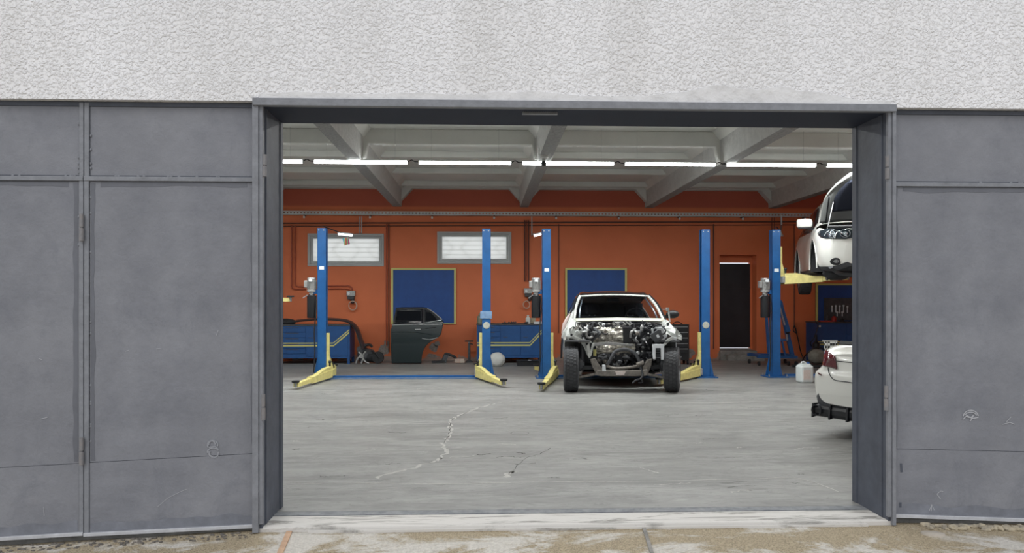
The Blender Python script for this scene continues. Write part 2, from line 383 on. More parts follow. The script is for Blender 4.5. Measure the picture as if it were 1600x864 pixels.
# rubble under the right-hand gate
m = M(); q = random.Random(3)
for i in range(230):
    x = X(1440, 4.8) + q.random() * 2.2; y = 4.70 + q.random() * .085; r = q.uniform(.010, .028)
    m.sphere((x, y, gz(x, y) + r * .3), r, 6, (q.uniform(.8, 1.6), 1, .7), .25, i)
tag(m.build('gravel', mat('gravel_stone', (.50, .43, .30), .9, col2=(.22, .20, .17), vscale=16)), 'loose broken gravel under the right-hand gate', 'gravel', kind='stuff')
m = M(); a = X(1452, 4.66); m.lathe([(.0, 0), (.075, 0), (.07, .012), (.04, .018), (.0, .018)], (0, 0, 0), n=18)
o = m.build('flat_stone', mat('flat_stone', (.40, .36, .31), .9, var=.2, bump=.4), smooth=40); o.location = (a, 4.62, gz(a, 4.62) - .002); o.scale = (1, .7, 1); o.rotation_euler.z = -.3
tag(o, 'flat rounded stone patch on the concrete below the right gate', 'stone')
# scattered pebbles in dirt line left
m = M()
for i in range(160):
    x = X(10, 4.8) + q.random() * 1.55; y = 4.70 + q.random() * .12; r = q.uniform(.004, .012)
    m.sphere((x, y, gz(x, y) + r * .3), r, 6, (1.3, 1, .6), .25, i)
tag(m.build('gritty_dirt', mat('grit', (.07, .065, .06), .95, col2=(.2, .18, .16), vscale=20)), 'dark grit along the ground under the left gates', 'dirt', kind='stuff')

# opening frame = door_1
d1 = sempty('door_1', 'dark grey steel frame lining the wide workshop opening', 'door frame')
ft = 2.742
def zb(x): return -.02
m = M(); m.box(XL - .045, XR + .03, 4.755, 4.80, 2.694, ft); m.build('lintel_angle', FRAMEP, d1, bevel=.003)
m = M(); m.box(XL - .0, XR, 4.80, 5.26, 2.70, 2.741); m.build('lintel_lining', mat('shade_darkened_lintel_paint', (.016, .023, .045), .7, var=.1), d1)  # frame paint darkened to stand for the shade under the lintel
x0, x1 = XL, XR
m = M(); m.box(x0 - .05, x0 - .012, 4.77, 4.80, -.03, 2.705); m.box(x0 - .05, x0 - .04, 4.80, 4.9, -.03, 2.705); m.build('jamb_angle', FRAMEP, d1, bevel=.002)
m = M(); m.box(x1 + .012, x1 + .035, 4.77, 4.80, -.03, 2.705); m.box(x1 + .03, x1 + .035, 4.80, 4.9, -.03, 2.705); m.build('jamb_angle', FRAMEP, d1, bevel=.002)
for sgn, xx in ((-1, x0), (1, x1)):
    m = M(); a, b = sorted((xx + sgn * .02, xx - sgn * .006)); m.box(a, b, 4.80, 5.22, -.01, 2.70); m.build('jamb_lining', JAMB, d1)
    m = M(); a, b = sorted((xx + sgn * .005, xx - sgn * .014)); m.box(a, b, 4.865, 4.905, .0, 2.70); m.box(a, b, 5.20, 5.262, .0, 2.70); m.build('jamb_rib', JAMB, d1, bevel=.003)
    m = M(); a, b = sorted((xx + sgn * .012, xx - sgn * .012)); m.box(a, b, 4.782, 4.815, .02, 2.70); m.build('jamb_stop', FRAMEP, d1, bevel=.003)
# serrated catch plate under the lintel
A = P(816, 176, 4.9).x; B = P(871, 176, 4.9).x
m = M(); m.box(A, B, 4.885, 4.915, 2.688, 2.70)
for i in range(16): xx = A + (B - A) * (i + .5) / 16; m.box(xx - .004, xx + .004, 4.875, 4.885, 2.686, 2.70)
m.build('catch_plate', STEEL, d1)

# ---- gate leaves
def leaf(nm, lab, xa, xb, zba, zbb, seam_a, seam_b, stileL, stileR, fyy=YF, rail=2.2325):
    t = thing(nm, lab, 'gate', (xa, fyy, 0), 0, 'grey sheet steel gate leaves')
    L = xb - xa; zt = 2.722; f = lambda a, b, x: a + (b - a) * x / L
    m = M(); m.box(stileL, L - stileR, .010, .014, rail + .02, zt - .03); m.build('upper_panel', GATE, t)
    m = M(); m.prism([(stileL, f(seam_a, seam_b, stileL)), (L - stileR, f(seam_a, seam_b, L - stileR)), (L - stileR, rail - .02), (stileL, rail - .02)], .006, .012); m.build('main_panel', GATE, t)
    m = M(); m.prism([(stileL, f(zba, zbb, stileL) + .02), (L - stileR, f(zba, zbb, L - stileR) + .02), (L - stileR, f(seam_a, seam_b, L - stileR) - .003), (stileL, f(seam_a, seam_b, stileL) - .003)], .003, .012); m.build('kick_panel', GATE, t)
    m = M(); m.box(0, L, .012, .05, rail - .02, zt); m.prism([(0, zba + .02), (L, zbb + .02), (L, rail), (0, rail)], .014, .05); m.build('backing_sheet', JAMB, t)
    m = M(); m.box(0, L, -.008, .03, rail - .017, rail + .012); m.build('middle_rail', FRAMEP, t, bevel=.003)
    m = M(); m.box(0, L, .002, .04, zt - .028, zt); m.build('top_rail', JAMB, t)  # dark colour paints in the shade under the stucco overhang
    if stileL: 
        m = M(); m.prism([(.0, zba), (stileL * .9, zba), (stileL * .9, rail), (0, rail)], -.004, .03); m.box(.0, stileL * .9, -.002, .03, rail, zt - .005); m.build('stile', FRAMEP, t, bevel=.003)
    if stileR:
        m = M(); m.prism([(L - stileR * .9, zbb), (L, zbb), (L, rail), (L - stileR * .9, rail)], -.004, .03); m.box(L - stileR * .9, L, -.002, .03, rail, zt - .005); m.build('stile', FRAMEP, t, bevel=.003)
    m = M(); m.prism([(0, zba), (L, zbb), (L, zbb + .022), (0, zba + .022)], -.012, .03); m.build('bottom_rail', BAREEDGE, t, bevel=.002)
    # overlapping brush strokes of darker paint along the edges of the panels
    EP = mat('darker_brushed_paint', (.132, .139, .162), .5, var=.12, vscale=6)
    def stroke(p, q_, wd, ms):
        n_ = max(6, int((Vector(q_) - Vector(p)).length / .05)); pv = None; P_ = Vector(p); Q_ = Vector(q_); d_ = (Q_ - P_).normalized(); nn = Vector((-d_.y, d_.x))
        for i_ in range(n_ + 1):
            c_ = P_.lerp(Q_, i_ / n_); w0 = wd * (1 + .5 * noise.noise(Vector((c_.x * 6, c_.y * 6, L)))) ; cur = (c_, c_ + nn * w0)
            if pv: ms.add([(pv[0].x, .0048, pv[0].y), (cur[0].x, .0048, cur[0].y), (cur[1].x, .0048, cur[1].y), (pv[1].x, .0048, pv[1].y)], [(0, 1, 2, 3)])
            pv = cur
    x0_, x1_ = stileL + .006, L - stileR - .006
    for e0, e1, wd in (((x1_, f(seam_a, seam_b, x1_) + .01), (x1_, rail - .03), .03), ((x0_, rail - .03), (x0_, f(seam_a, seam_b, x0_) + .01), .025), ((x1_ - .06, rail - .022), (x0_ + .06, rail - .022), .03)):
        ms = M(); stroke(e0, e1, wd, ms); ms.build('brushed_edge_paint', EP, t)
    mk = M(); stroke((x0_, f(zba, zbb, x0_) + .03), (x1_, f(zba, zbb, x1_) + .03), .055, mk); 
    for v_i in range(len(mk.v)): mk.v[v_i] = (mk.v[v_i][0], .0018, mk.v[v_i][2])
    mk.build('brushed_foot_paint', mat('foot_paint', (.180, .192, .225), .5, var=.2, vscale=7, bump=.3, bscale=12), t)
    # weld beads
    m = M(); rr = random.Random(int(L * 1000))
    for i in range(26):
        zz = rr.uniform(.1, 2.6); xx = rr.choice((stileL + .004, L - stileR - .004)); m.sphere((xx, .006, zz), .006, 6, (1, .6, 1.8))
    for i in range(10):
        xx = rr.uniform(.05, L - .05); m.sphere((xx, .004, rail + .016), .005, 6, (2, .7, 1))
    m.build('weld_beads', FRAMEP, t, smooth=60)['kind'] = 'stuff'
    return t
def hinge(t, px, pya, pyb, Y=YF, off=-.02):
    x = X(px, Y) - t.location.x; za = Z(pyb, px, Y); zc = Z(pya, px, Y); mid = (za + zc) / 2
    m = M(); m.cyl((x, off, za), (x, off, mid - .004), .014, n=14); m.cyl((x, off, mid + .004), (x, off, zc), .0125, n=14)
    m.cyl((x, off, za + .01), (x, off, zc - .01), .007, n=8); m.build('hinge', RUSTY, t, smooth=40)
g1x0, g1x1 = X(-190, YF), X(130.5, YF); g2x0, g2x1 = X(131.5, YF), X(405.5, YF)
def zl(px, py): return Z(py, px, YF)
GA = leaf('gate_leaf', 'outer left grey gate leaf, cut by the left edge of the picture', g1x0, g1x1, zl(-190, 856), zl(130, 836.5), zl(-190, 741), zl(130, 723.5), .03, .030)
GB = leaf('gate_leaf', 'inner left grey gate leaf beside the opening, with chalk squiggle near its foot', g2x0, g2x1, zl(132, 838), zl(405, 824), zl(132, 723), zl(405, 708), .034, .014)
hinge(GA, 130, 335, 377); hinge(GA, 130, 683, 725)
g3x0, g3x1 = X(1391, YF), X(1800, YF)
GC = leaf('gate_leaf', 'right-hand grey gate leaf beside the opening, with chalk arc mark', g3x0, g3x1, zl(1391, 808), zl(1800, 822), zl(1391, 701), zl(1800, 710), .022, .03, rail=2.228)
hinge(GB, 415.5, 243, 277, off=-.03); hinge(GB, 413.5, 615, 655, off=-.03)
hinge(GC, 1383, 245, 281, off=-.03); hinge(GC, 1381, 602, 640, off=-.03)
# extra fixed strip between leaves (top part)
def chalk(t, strokes, r=.0035, Y=YF, mt=CHK, nm='chalk_mark'):
    for si, st in enumerate(strokes):
        m = M(); pts = [Vector((X(a, Y) - t.location.x, .0012 - .0002 * si, Z(b, a, Y))) for a, b in st]; dd = []
        for i in range(len(pts)):
            d = pts[min(i + 1, len(pts) - 1)] - pts[max(i - 1, 0)]; nrm = Vector((-d.z, 0, d.x)).normalized() * r; dd += [pts[i] - nrm, pts[i] + nrm]
        m.add(dd, [(2 * i, 2 * i + 2, 2 * i + 3, 2 * i + 1) for i in range(len(pts) - 1)]); m.build(nm, mt, t)
def arc(cx, cy, rx, ry, a0, a1, n=10): return [(cx + rx * math.cos(R(a0 + (a1 - a0) * i / n)), cy - ry * math.sin(R(a0 + (a1 - a0) * i / n))) for i in range(n + 1)]
chalk(GB, [arc(332, 695, 8, 7, -20, 215), arc(331, 694, 5, 5, -10, 200), arc(333, 706, 9, 6, 20, 200), arc(334, 708, 7, 7, 150, 380), [(326, 699), (336, 697), (341, 702)], [(325, 704), (327, 711), (333, 714)]], .0042, mt=mat('rubbed_chalk', (.34, .35, .38), .8, col2=(.22, .23, .26), vscale=60))
chalk(GB, [[(246, 792), (262, 778), (280, 769), (292, 764)], [(196, 549), (201, 547)], [(338, 524), (341, 516)], [(244, 545), (252, 544)]], .0012)
for tt, st in ((GC, [arc(1517, 652, 12, 11, 10, 170), arc(1517, 652, 10, 8, 20, 150), [(1505, 655), (1511, 649), (1519, 654), (1529, 652)], [(1516, 658), (1521, 650)], arc(1515, 648, 6, 4, 200, 360)]),):
    chalk(tt, st, .0035)
chalk(GC, [[(1452, 798), (1456, 789), (1460, 797)], [(1456, 788), (1455, 799)], [(1464, 772), (1470, 767), (1474, 768)], [(1464, 772), (1470, 780)], [(1566, 663), (1578, 660), (1586, 663)], [(1572, 660), (1580, 651)]], .002)
chalk(GA, [[(62, 655), (74, 652)], [(60, 560), (66, 562)], [(68, 792), (69, 806)]], .0015)
# dark missing-paint touch-ups on right leaf
chalk(GC, [[(1408, 724), (1409, 738)], [(1407, 785), (1407, 793)]], .008, mt=JAMB, nm='paint_drip')

# ---- hall walls & ceiling
wx = [(X(481, WB), X(600, WB), Z(416, 540, WB), Z(365, 540, WB)), (X(683, WB), X(799, WB), Z(412, 741, WB), Z(362, 741, WB))]
dx0, dx1, dz1 = X(1124.5, WB), X(1182, WB), Z(398, 1150, WB)
ZT = 4.6
m = M(); xs = [WX0 - .2]; segs = []
def wallseg(a, b, z0, z1): m.box(a, b, WB, WB + .13, z0, z1)
wallseg(WX0 - .2, wx[0][0], -.25, ZT); wallseg(wx[0][0], wx[0][1], -.25, wx[0][2]); wallseg(wx[0][0], wx[0][1], wx[0][3], ZT)
wallseg(wx[0][1], wx[1][0], -.25, ZT); wallseg(wx[1][0], wx[1][1], -.25, wx[1][2]); wallseg(wx[1][0], wx[1][1], wx[1][3], ZT)
wallseg(wx[1][1], dx0, -.25, ZT); wallseg(dx0, dx1, dz1, ZT); wallseg(dx1, WX1 + .2, -.25, ZT)
m.box(dx0 - .3, dx0, WB + .13, WB + .42, -.25, dz1 + .3); m.box(dx1, dx1 + .3, WB + .13, WB + .42, -.25, dz1 + .3); m.box(dx0, dx1, WB + .13, WB + .42, dz1, dz1 + .3)
wb = struct(m.build('wall_back', ORANGE), 'orange painted back wall with a redder band under the ceiling', 'wall')
struct(M().box(WX0 - .3, WX0, 5.25, WB, -.25, ZT).build('wall_left', WALLW), 'pale side wall of the hall beyond the left jamb', 'wall')
struct(M().box(WX1, WX1 + .3, 5.25, WB, -.25, ZT).build('wall_right', ORANGE), 'orange side wall of the hall beyond the right jamb', 'wall')
SL = 4.27
ce = struct(M().box(WX0 - .3, WX1 + .3, 5.25, WB + .4, SL, SL + .35).build('ceiling', CEIL), 'white ribbed concrete ceiling slab', 'ceiling')
BX = [X(621, WB) + .0, X(819, WB), X(1013, WB), X(1207, WB)]
pitch = (BX[3] - BX[0]) / 3
bxs = [BX[0] + pitch * k for k in range(-2, 5)]
bxs = [b for b in bxs if WX0 < b < WX1]
BZ = 3.735; bw = .105
for b in bxs:
    M().prism([(b - bw, BZ), (b + bw, BZ), (b + bw + .03, SL), (b - bw - .03, SL)], 5.26, WB - .001).build('beam', BEAMP, ce, bevel=.012)
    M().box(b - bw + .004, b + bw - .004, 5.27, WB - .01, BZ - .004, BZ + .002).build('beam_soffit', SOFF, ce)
    M().prism([(b - bw - .01, SL - .16), (b - bw - .14, SL), (b - bw, SL)], 5.26, WB - .001).build('beam_haunch', CEIL, ce)
    M().prism([(b + bw + .01, SL - .16), (b + bw, SL), (b + bw + .14, SL)], 5.26, WB - .001).build('beam_haunch', CEIL, ce)
edges = [WX0 - .2] + bxs + [WX1 + .2]
for i in range(len(edges) - 1):
    a, b = edges[i] + bw, edges[i + 1] - bw
    if b - a < .5: continue
    for (yy, zbm, tk) in ((7.0, 4.02, .14), (8.75, 4.15, .12), (10.5, 4.15, .12), (12.25, 4.02, .14), (14.0, 4.15, .12), (15.75, 4.15, .12), (17.45, 4.15, .12)):
        ww = b - a
        if zbm < 4.1:
            poly = [(a, BZ + .03), (a + .05, BZ + .08), (a + .09, zbm), (b - .09, zbm), (b - .05, BZ + .08), (b, BZ + .03), (b, SL), (a, SL)]
        else:
            c_ = .05; poly = [(a, zbm + c_), (a + c_, zbm), (b - c_, zbm), (b, zbm + c_), (b, SL), (a, SL)]
        M().prism(poly, yy - tk / 2, yy + tk / 2).build('rib', CEIL, ce, bevel=.015)
    hh = .27
    M().prism([(a, BZ + .12), (a + hh, 4.15), (b - hh, 4.15), (b, BZ + .12), (b, SL), (a, SL)], WB - .22, WB - .001).build('wall_rib', CEIL, ce)
mat_scuff = mat('dark_rubber_scuff', (.16, .16, .155), .8)
# floor cracks & patches
def ribbon(pts, Y0w, mt, nm, wob=.02, sub=5, width=None):
    q = random.Random(len(pts) + int(Y0w)); m = M(); W = []
    for (px, py) in pts:
        d = ray(px, py); s_ = -HC / d.z; W.append(Vector((d.x * s_, d.y * s_, .0)))
    dense = crom(W, sub); dense = [p + Vector((q.uniform(-wob, wob), q.uniform(-wob, wob), 0)) for p in dense]
    pre = None
    for i in range(len(dense) - 1):
        d = dense[i + 1] - dense[i]; nn = Vector((-d.y, d.x, 0)).normalized(); w_ = width * q.uniform(.4, 1.3)
        cur = (dense[i] + nn * w_, dense[i] - nn * w_)
        if pre: m.add([(*pre[0][:2], .0012), (*pre[1][:2], .0012), (*cur[1][:2], .0012), (*cur[0][:2], .0012)], [(0, 1, 2, 3)])
        pre = cur
    return m.build(nm, mt, fl)
ck1 = [(800, 627), (770, 631), (745, 638), (722, 648), (704, 657), (703, 672), (700, 684), (691, 694), (697, 703), (690, 716), (672, 723), (630, 735), (580, 750)]
ribbon(ck1, 2, PATCHL, 'crack_filler', .03, 6, .018); ribbon(ck1[:8], 3, CRACK, 'floor_crack', .012, 6, .005)
ribbon([(790, 745), (800, 738), (803, 737)], 4, PATCHL, 'crack_filler', .02, 6, .03)
ribbon([(795, 742), (812, 724), (826, 714), (842, 710), (862, 699)], 4, CRACK, 'floor_crack', .01, 6, .004)
ribbon([(880, 688), (950, 689), (1020, 688), (1060, 686)], 5, PATCHL, 'crack_filler', .01, 5, .009)
ribbon([(870, 629), (960, 630), (1100, 629), (1180, 628), (1265, 631)], 6, PATCHL, 'crack_filler', .015, 5, .012)
ribbon([(440, 757), (560, 755), (700, 756), (860, 753), (1010, 752), (1180, 748), (1250, 748), (1320, 772)], 7, PATCHL, 'crack_filler', .004, 6, .007)
ribbon([(1000, 731), (1016, 735), (1030, 740)], 8, PATCHL, 'crack_filler', .01, 5, .01)
for cxp, cyp, rx in ((812, 677, 14), ):
    ribbon([(cxp + rx * math.cos(t * .7), cyp + 3 * math.sin(t * .7)) for t in range(10)], 9, CRACK, 'floor_stain_ring', .005, 3, .005)

q9 = random.Random(21)
for i in range(46):
    px, py = q9.uniform(450, 1300), 607 + 165 * q9.random() ** .9; L_ = q9.uniform(8, 38) * (py - 560) / 120; sl = q9.uniform(-.25, .12)
    if px + L_ > 1315: continue
    pts = [(px + L_ * k / 3, py + sl * L_ * k / 3 * .4 + q9.uniform(-1, 1)) for k in range(4)]
    ribbon(pts, i, [CRACK, PATCHL, mat_scuff][i % 3] if True else 0, 'floor_scuff', .015, 4, q9.uniform(.003, .012))
# ---- windows
for k, (a, b, z0, z1) in enumerate(wx):
    wn = sempty('window_%d' % (k + 1), ['frosted window high on the orange wall behind the leftmost blue post', 'frosted window high on the orange wall behind the second blue post'][k], 'window')
    def fr(x0, x1, za, zc, t_, y0, y1, nm):
        m = M(); m.box(x0, x1, y0, y1, za, za + t_); m.box(x0, x1, y0, y1, zc - t_, zc); m.box(x0, x0 + t_, y0, y1, za + t_, zc - t_); m.box(x1 - t_, x1, y0, y1, za + t_, zc - t_)
        m.build(nm, WFRAME, wn, bevel=.006)
    fr(a, b, z0, z1, .06, WB - .03, WB + .12, 'window_frame'); fr(a + .065, b - .065, z0 + .065, z1 - .065, .055, WB - .015, WB + .06, 'sash')
    M().box(a + .11, b - .11, WB + .02, WB + .03, z0 + .11, z1 - .11).build('pane', FROST, wn)
    GB_ = WHITEP
    m = M(); n_ = 4
    for i in range(1, n_ + 1): zz = z0 + .11 + (z1 - z0 - .22) * i / (n_ + 1); m.box(a + .11, b - .11, WB + .034, WB + .037, zz - .004, zz + .004)
    m.build('louvre_bars', GB_, wn)
    m = M(); zc = (z0 + z1) / 2; hh = (z1 - z0) / 2 - .12; cx = [a + .15 + (b - a - .3) * t_ for t_ in (.08, .36, .64, .92)]
    for i, c_ in enumerate(cx):
        s2 = 1 if i % 2 == 0 else -1
        m.beam((c_ - s2 * .14, WB + .06, zc + hh), (c_ + s2 * .12, WB + .06, zc), .008, .010); m.beam((c_ + s2 * .12, WB + .06, zc), (c_ - s2 * .14, WB + .06, zc - hh), .008, .010)
    m.build('security_grille', GB_, wn)
# ---- back door
dy = WB + .30; d2 = sempty('door_2', 'plain black steel door in an orange recess of the back wall', 'door')
ax0, ax1 = X(1125, dy), X(1172, dy); az0, az1 = Z(543, 1150, dy), Z(412, 1150, dy)
M().box(ax0 - .05, ax1, dy, dy + .05, az0, az1).build('door_panel', DOORB, d2, bevel=.004)
M().box(ax0 - .05, ax1, dy - .012, dy, Z(450, 1150, dy) - .012, Z(450, 1150, dy) + .012).build('door_rail', DOORB, d2)
M().box(ax0 - .05, ax1, dy - .02, dy + .05, az0 - .05, az0 - .015).build('door_sill', STEEL, d2)
m = M(); m.box(ax1, dx1 + .01, dy - .0, dy + .12, 0, dz1); m.box(dx0, ax1, dy, dy + .12, az1 + .03, dz1); m.build('door_surround', ORANGE, d2)
m = M(); m.box(dx0 - .02, dx1 - .02, WB - .12, WB + .42, -.2, az0 - .05); m.box(dx0 + .1, dx1 + .1, WB - .32, WB - .12, -.2, az0 - .14); m.build('door_step', CONC, d2, bevel=.02)
# peeled plaster
def blob(px, py, rx, ry, Y, seed, nm='peeled_patch', mt=PEEL, parent=None, th_=.004):
    q = random.Random(seed); poly = []
    c = P(px, py, Y)
    for k in range(18):
        a = 2 * math.pi * k / 18; r = q.uniform(.65, 1.15); poly.append((c.x + rx * .0155 * r * math.cos(a), max(.01, c.z + ry * .0155 * r * math.sin(a))))
    return M().prism(poly, Y - th_, Y + .002).build(nm, mt, parent)
for i, (px, py, rx, ry) in enumerate(((599, 547, 8, 9), (604, 537, 5, 6), (677, 543, 7, 7), (683, 537, 5, 5), (676, 556, 9, 4), (1075, 553, 12, 8), (700, 556, 6, 3))):
    blob(px, py, rx, ry, WB, i, parent=wb)

# ================================================================== PIPES, TRAY, LAMPS on the wall
def pipe(nm, label, pts, r, mt, cat='pipe', Y=WB - .03):
    V = [P(a, b, Y) for a, b in pts]; out = [V[0]]
    for i in range(1, len(V) - 1):
        d0 = (V[i - 1] - V[i]).normalized(); d1 = (V[i + 1] - V[i]).normalized(); k = .07
        out += [V[i] + d0 * k, V[i] + d0 * k * .3 + d1 * k * .3, V[i] + d1 * k]
    out.append(V[-1]); o = M().tube(out, r, 8).build(nm, mt, smooth=50); return tag(o, label, cat)
pipe('wall_pipe', 'upper of two dark pipes running along the back wall under the cable tray', [(380, 349), (1400, 346)], .016, PIPED)
pipe('wall_pipe', 'lower thin dark pipe running along the back wall above the windows', [(380, 353.5), (1400, 351)], .011, PIPED, Y=WB - .02)
pipe('wall_pipe', 'left pipe of the pair bending down behind the leftmost post to a switch box', [(456, 352), (456, 452), (478, 452)], .018, PIPEO)
pipe('wall_pipe', 'right pipe of the pair bending down behind the leftmost post', [(461, 352), (461, 448), (478, 448)], .016, PIPEO)
pipe('wall_pipe', 'upper short pipe from the leftmost post to the air regulator', [(510, 447), (550, 447), (550, 456)], .018, PIPEO)
pipe('wall_pipe', 'lower short pipe from the leftmost post to the air regulator', [(510, 451.5), (547, 451.5), (547, 456)], .016, PIPEO)
pipe('wall_pipe', 'left pipe of the vertical pair beside the left tool board', [(604, 350), (604, 540)], .017, PIPEO)
pipe('wall_pipe', 'right pipe of the vertical pair beside the left tool board', [(607.5, 350), (607.5, 550)], .013, PIPED)
pipe('wall_pipe', 'leftmost of three vertical pipes above the middle socket box', [(820, 344), (820, 440)], .013, PIPED)
pipe('wall_pipe', 'middle of three vertical pipes above the middle socket box', [(823, 344), (823, 440)], .013, PIPEO)
pipe('wall_pipe', 'rightmost of three vertical pipes above the middle socket box', [(826, 344), (826, 440)], .013, PIPED)
pipe('wall_pipe', 'thin vertical cable right of the third blue post', [(873, 350), (873, 520)], .009, PIPED, 'cable')
pipe('wall_pipe', 'vertical pipe left of the black back door', [(1115, 350), (1115, 545)], .015, PIPED)
pipe('wall_pipe', 'thin vertical pipe right of the rightmost blue post', [(1241, 350), (1241, 512)], .010, PIPED)
pipe('wall_pipe', 'left one of two thin pipes above the rightmost blue post', [(1206, 340), (1206, 375)], .010, PIPED)
pipe('wall_pipe', 'right one of two thin pipes above the rightmost blue post', [(1210, 340), (1210, 375)], .010, PIPED)
# cable tray
ty = WB - .16; tz0, tz1 = Z(336.5, 800, ty), Z(331, 800, ty); tx0, tx1 = WX0 + .1, WX1 - .1
t = thing('cable_tray', 'long perforated metal cable tray running across the back wall', 'cable tray', (0, ty, tz0))
hgt = tz1 - tz0
M().box(tx0, tx1, 0, .004, 0, hgt * .32).build('tray_rail', GALV, t); M().box(tx0, tx1, 0, .004, hgt * .68, hgt).build('tray_rail', GALV, t)
M().box(tx0, tx1, .0, .15, -.004, 0).build('tray_base', GALV, t)
m = M(); n_ = 230
for i in range(n_):
    x = tx0 + (tx1 - tx0) * i / n_; m.box(x, x + .045, 0, .004, hgt * .32, hgt * .68)
m.build('tray_webs', GALV, t)['kind'] = 'stuff'
for px in (475, 578, 675, 772, 869, 967, 1062, 1161, 1258):
    x = X(px, ty); M().box(x - .015, x + .015, 0, .16, -.03, -.004).build('bracket', PIPED, t)
    M().lathe([(.005, 0), (.022, -.01), (.026, -.04), (.014, -.06), (0, -.062)], (x, .01, -.028), n=10).build('hanging_clip', WHITEP, t, smooth=50)
m = M(); m.tube([(tx0, .06, .03)] + [(tx0 + (tx1 - tx0) * i / 40, .06 + .02 * math.sin(i * 2), .02 + .012 * math.sin(i)) for i in range(1, 40)] + [(tx1, .06, .03)], .02, 6); m.build('cable', BLKM, t)
# ceiling tubes
TY = 12.1; ptich = 1.69; xc0 = X(564, TY)
names = {-1: 'leftmost glowing tube light, cut by the left jamb', 0: 'glowing tube light under the left ceiling beam, second from the left', 1: 'glowing tube light above the second blue post', 2: 'glowing tube light behind the domed camera',
         3: 'glowing tube light above the stripped car, fourth from the right', 4: 'glowing tube light near the right ceiling beam, third from the right', 5: 'glowing tube light at the far right, cut by the right jamb'}
names = {-1: names[-1], 0: names[0], 1: 'glowing tube light between the left beam and the middle beam', 2: names[2], 3: 'glowing tube light just right of the one behind the camera', 4: 'glowing tube light crossing just right of the right ceiling beam', 5: names[5]}
tz = Z(254, 800, TY)
def tube_light(i, x, label):
    t = thing('tube_light', label, 'light', (x, TY, tz), 0, 'row of ceiling tube lights')
    M().box(-.75, .75, -.03, .03, .012, .035).build('housing', WHITEP, t)
    m = M(); m.tube([(-.745, 0, -.008), (.745, 0, -.008)], .029, 12); m.build('diffuser', LED, t, smooth=60)
    ld = bpy.data.lights.new('tube_lamp', 'AREA'); ld.shape = 'RECTANGLE'; ld.size = 1.45; ld.size_y = .05; ld.energy = 54; ld.color = (.97, 1, .985); ld.spread = R(172)
    lo = bpy.data.objects.new('tube_lamp', ld); COL.objects.link(lo); lo.parent = t; lo.location = (0, 0, -.042)
    for sx_ in (-.76, .76): M().box(min(sx_, sx_ * .985), max(sx_, sx_ * .985), -.032, .032, -.036, .036).build('end_cap', WHITEP, t)
    for sx_ in (-.55, .55): M().cyl((sx_, 0, .03), (sx_, .0, SL - tz), .0016, n=6).build('hanger_rod', STEEL, t)
    M().tube(crom([(.76, 0, .0), (.82, 0, .03), (.87, 0, .005), (.93, 0, .0)], 4), .008, 6).build('cable', BLK, t)
for i in range(-1, 6): tube_light(i, xc0 + ptich * i, names[i])
# other tubes of the same row beyond the jambs
for i in (-3, -2, 6):
    if WX0 + .9 < xc0 + ptich * i < WX1 - .9: tube_light(i, xc0 + ptich * i, 'tube light of the same row %s' % {-3: 'nearest the left hall wall, behind the left gates', -2: 'hidden just beyond the left jamb', 6: 'hidden beyond the right jamb'}[i])
# camera under the beam
cxm = X(848.5, 11.7)
t = thing('security_camera', 'small dark security camera under the middle ceiling beam', 'camera', (cxm, 11.6, BZ))
M().lathe([(.0, 0), (.075, 0), (.075, -.03), (.055, -.05), (0, -.05)], (0, 0, 0), n=18).build('mount', WHITEP, t, smooth=40)
M().tube([(0, .0, -.03), (0, -.03, -.12)], .03, 12).build('body', WHITEP, t, smooth=40); M().sphere((0, -.04, -.135), .042, 14).build('lens_dome', BLK, t, smooth=80)
M().obox((.0, .0, .06), (.16, .03, .12)).build('junction_box', WHITEP, t)

# lamps on the lifts
def work_lamp(label, px, py, Y, L, tilt, dropx):
    c = P(px, py, Y); t = thing('work_lamp', label, 'lamp', c, 0)
    M().obox((0, 0, .02), (L + .04, .06, .03), (0, tilt, 0)).build('lamp_housing', STEEL, t)
    M().obox((0, -.01, -.012), (L, .055, .035), (0, tilt, 0)).build('diffuser', LEDS, t)
    return t, c
wl1, c1 = work_lamp('slim white work lamp near the left window with a bright tag hanging', 539.5, 366, 16.6, .30, .10, 565)
M().tube([Vector((0, 0, .03)) + (P(502, 353, 14.0) - c1) * 0 + Vector((-.1, 0, 0)), P(506, 354, 14.2) - c1], .012, 6).build('lamp_rod', BLKM, wl1)
M().tube([(.18, 0, .0), P(565, 365, WB - .14) - c1, P(565, 338, WB - .14) - c1], .014, 6).build('drop_bar', STEEL, wl1)
M().tube([P(562, 365, WB - .14) - c1, P(562, 338, WB - .14) - c1], .012, 6).build('drop_bar', STEEL, wl1)
cc = P(541, 377, 16.58)
t = thing('hanging_tag', 'multicoloured card tag hanging below the left work lamp', 'tag', cc)
M().obox((0, 0, 0), (.13, .01, .16), (0, -.25, 0)).build('card', CARD, t); M().cyl((0, 0, .08), (0, 0, .15), .003, n=6).build('string', STEEL, t)
wl2, c2 = work_lamp('short work lamp on a drop pipe beside the third blue post', 840, 366.5, 16.6, .16, -.25, 831)
M().tube([(-.08, 0, .02), P(831, 368, WB - .14) - c2, P(831, 338, WB - .14) - c2], .016, 8).build('drop_pipe', STEEL, wl2)
wl3, c3 = work_lamp('small cone lamp on a drop pipe beside the rightmost post', 1219, 367, 16.6, .03, .3, 1220)
M().lathe([(.02, .1), (.03, .06), (.075, -.03), (.06, -.035)], (0, 0, 0), n=16).build('lamp_shade', WHITEP, wl3, smooth=50)
M().tube([(0, 0, .08), P(1221, 352, WB - .14) - c3, P(1221, 336, WB - .14) - c3], .022, 8).build('drop_pipe', STEEL, wl3)
M().tube([(0, 0, .08), P(1213, 354, 16.0) - c3, P(1210, 356, 14.2) - c3], .01, 6).build('lamp_rod', BLKM, wl3)

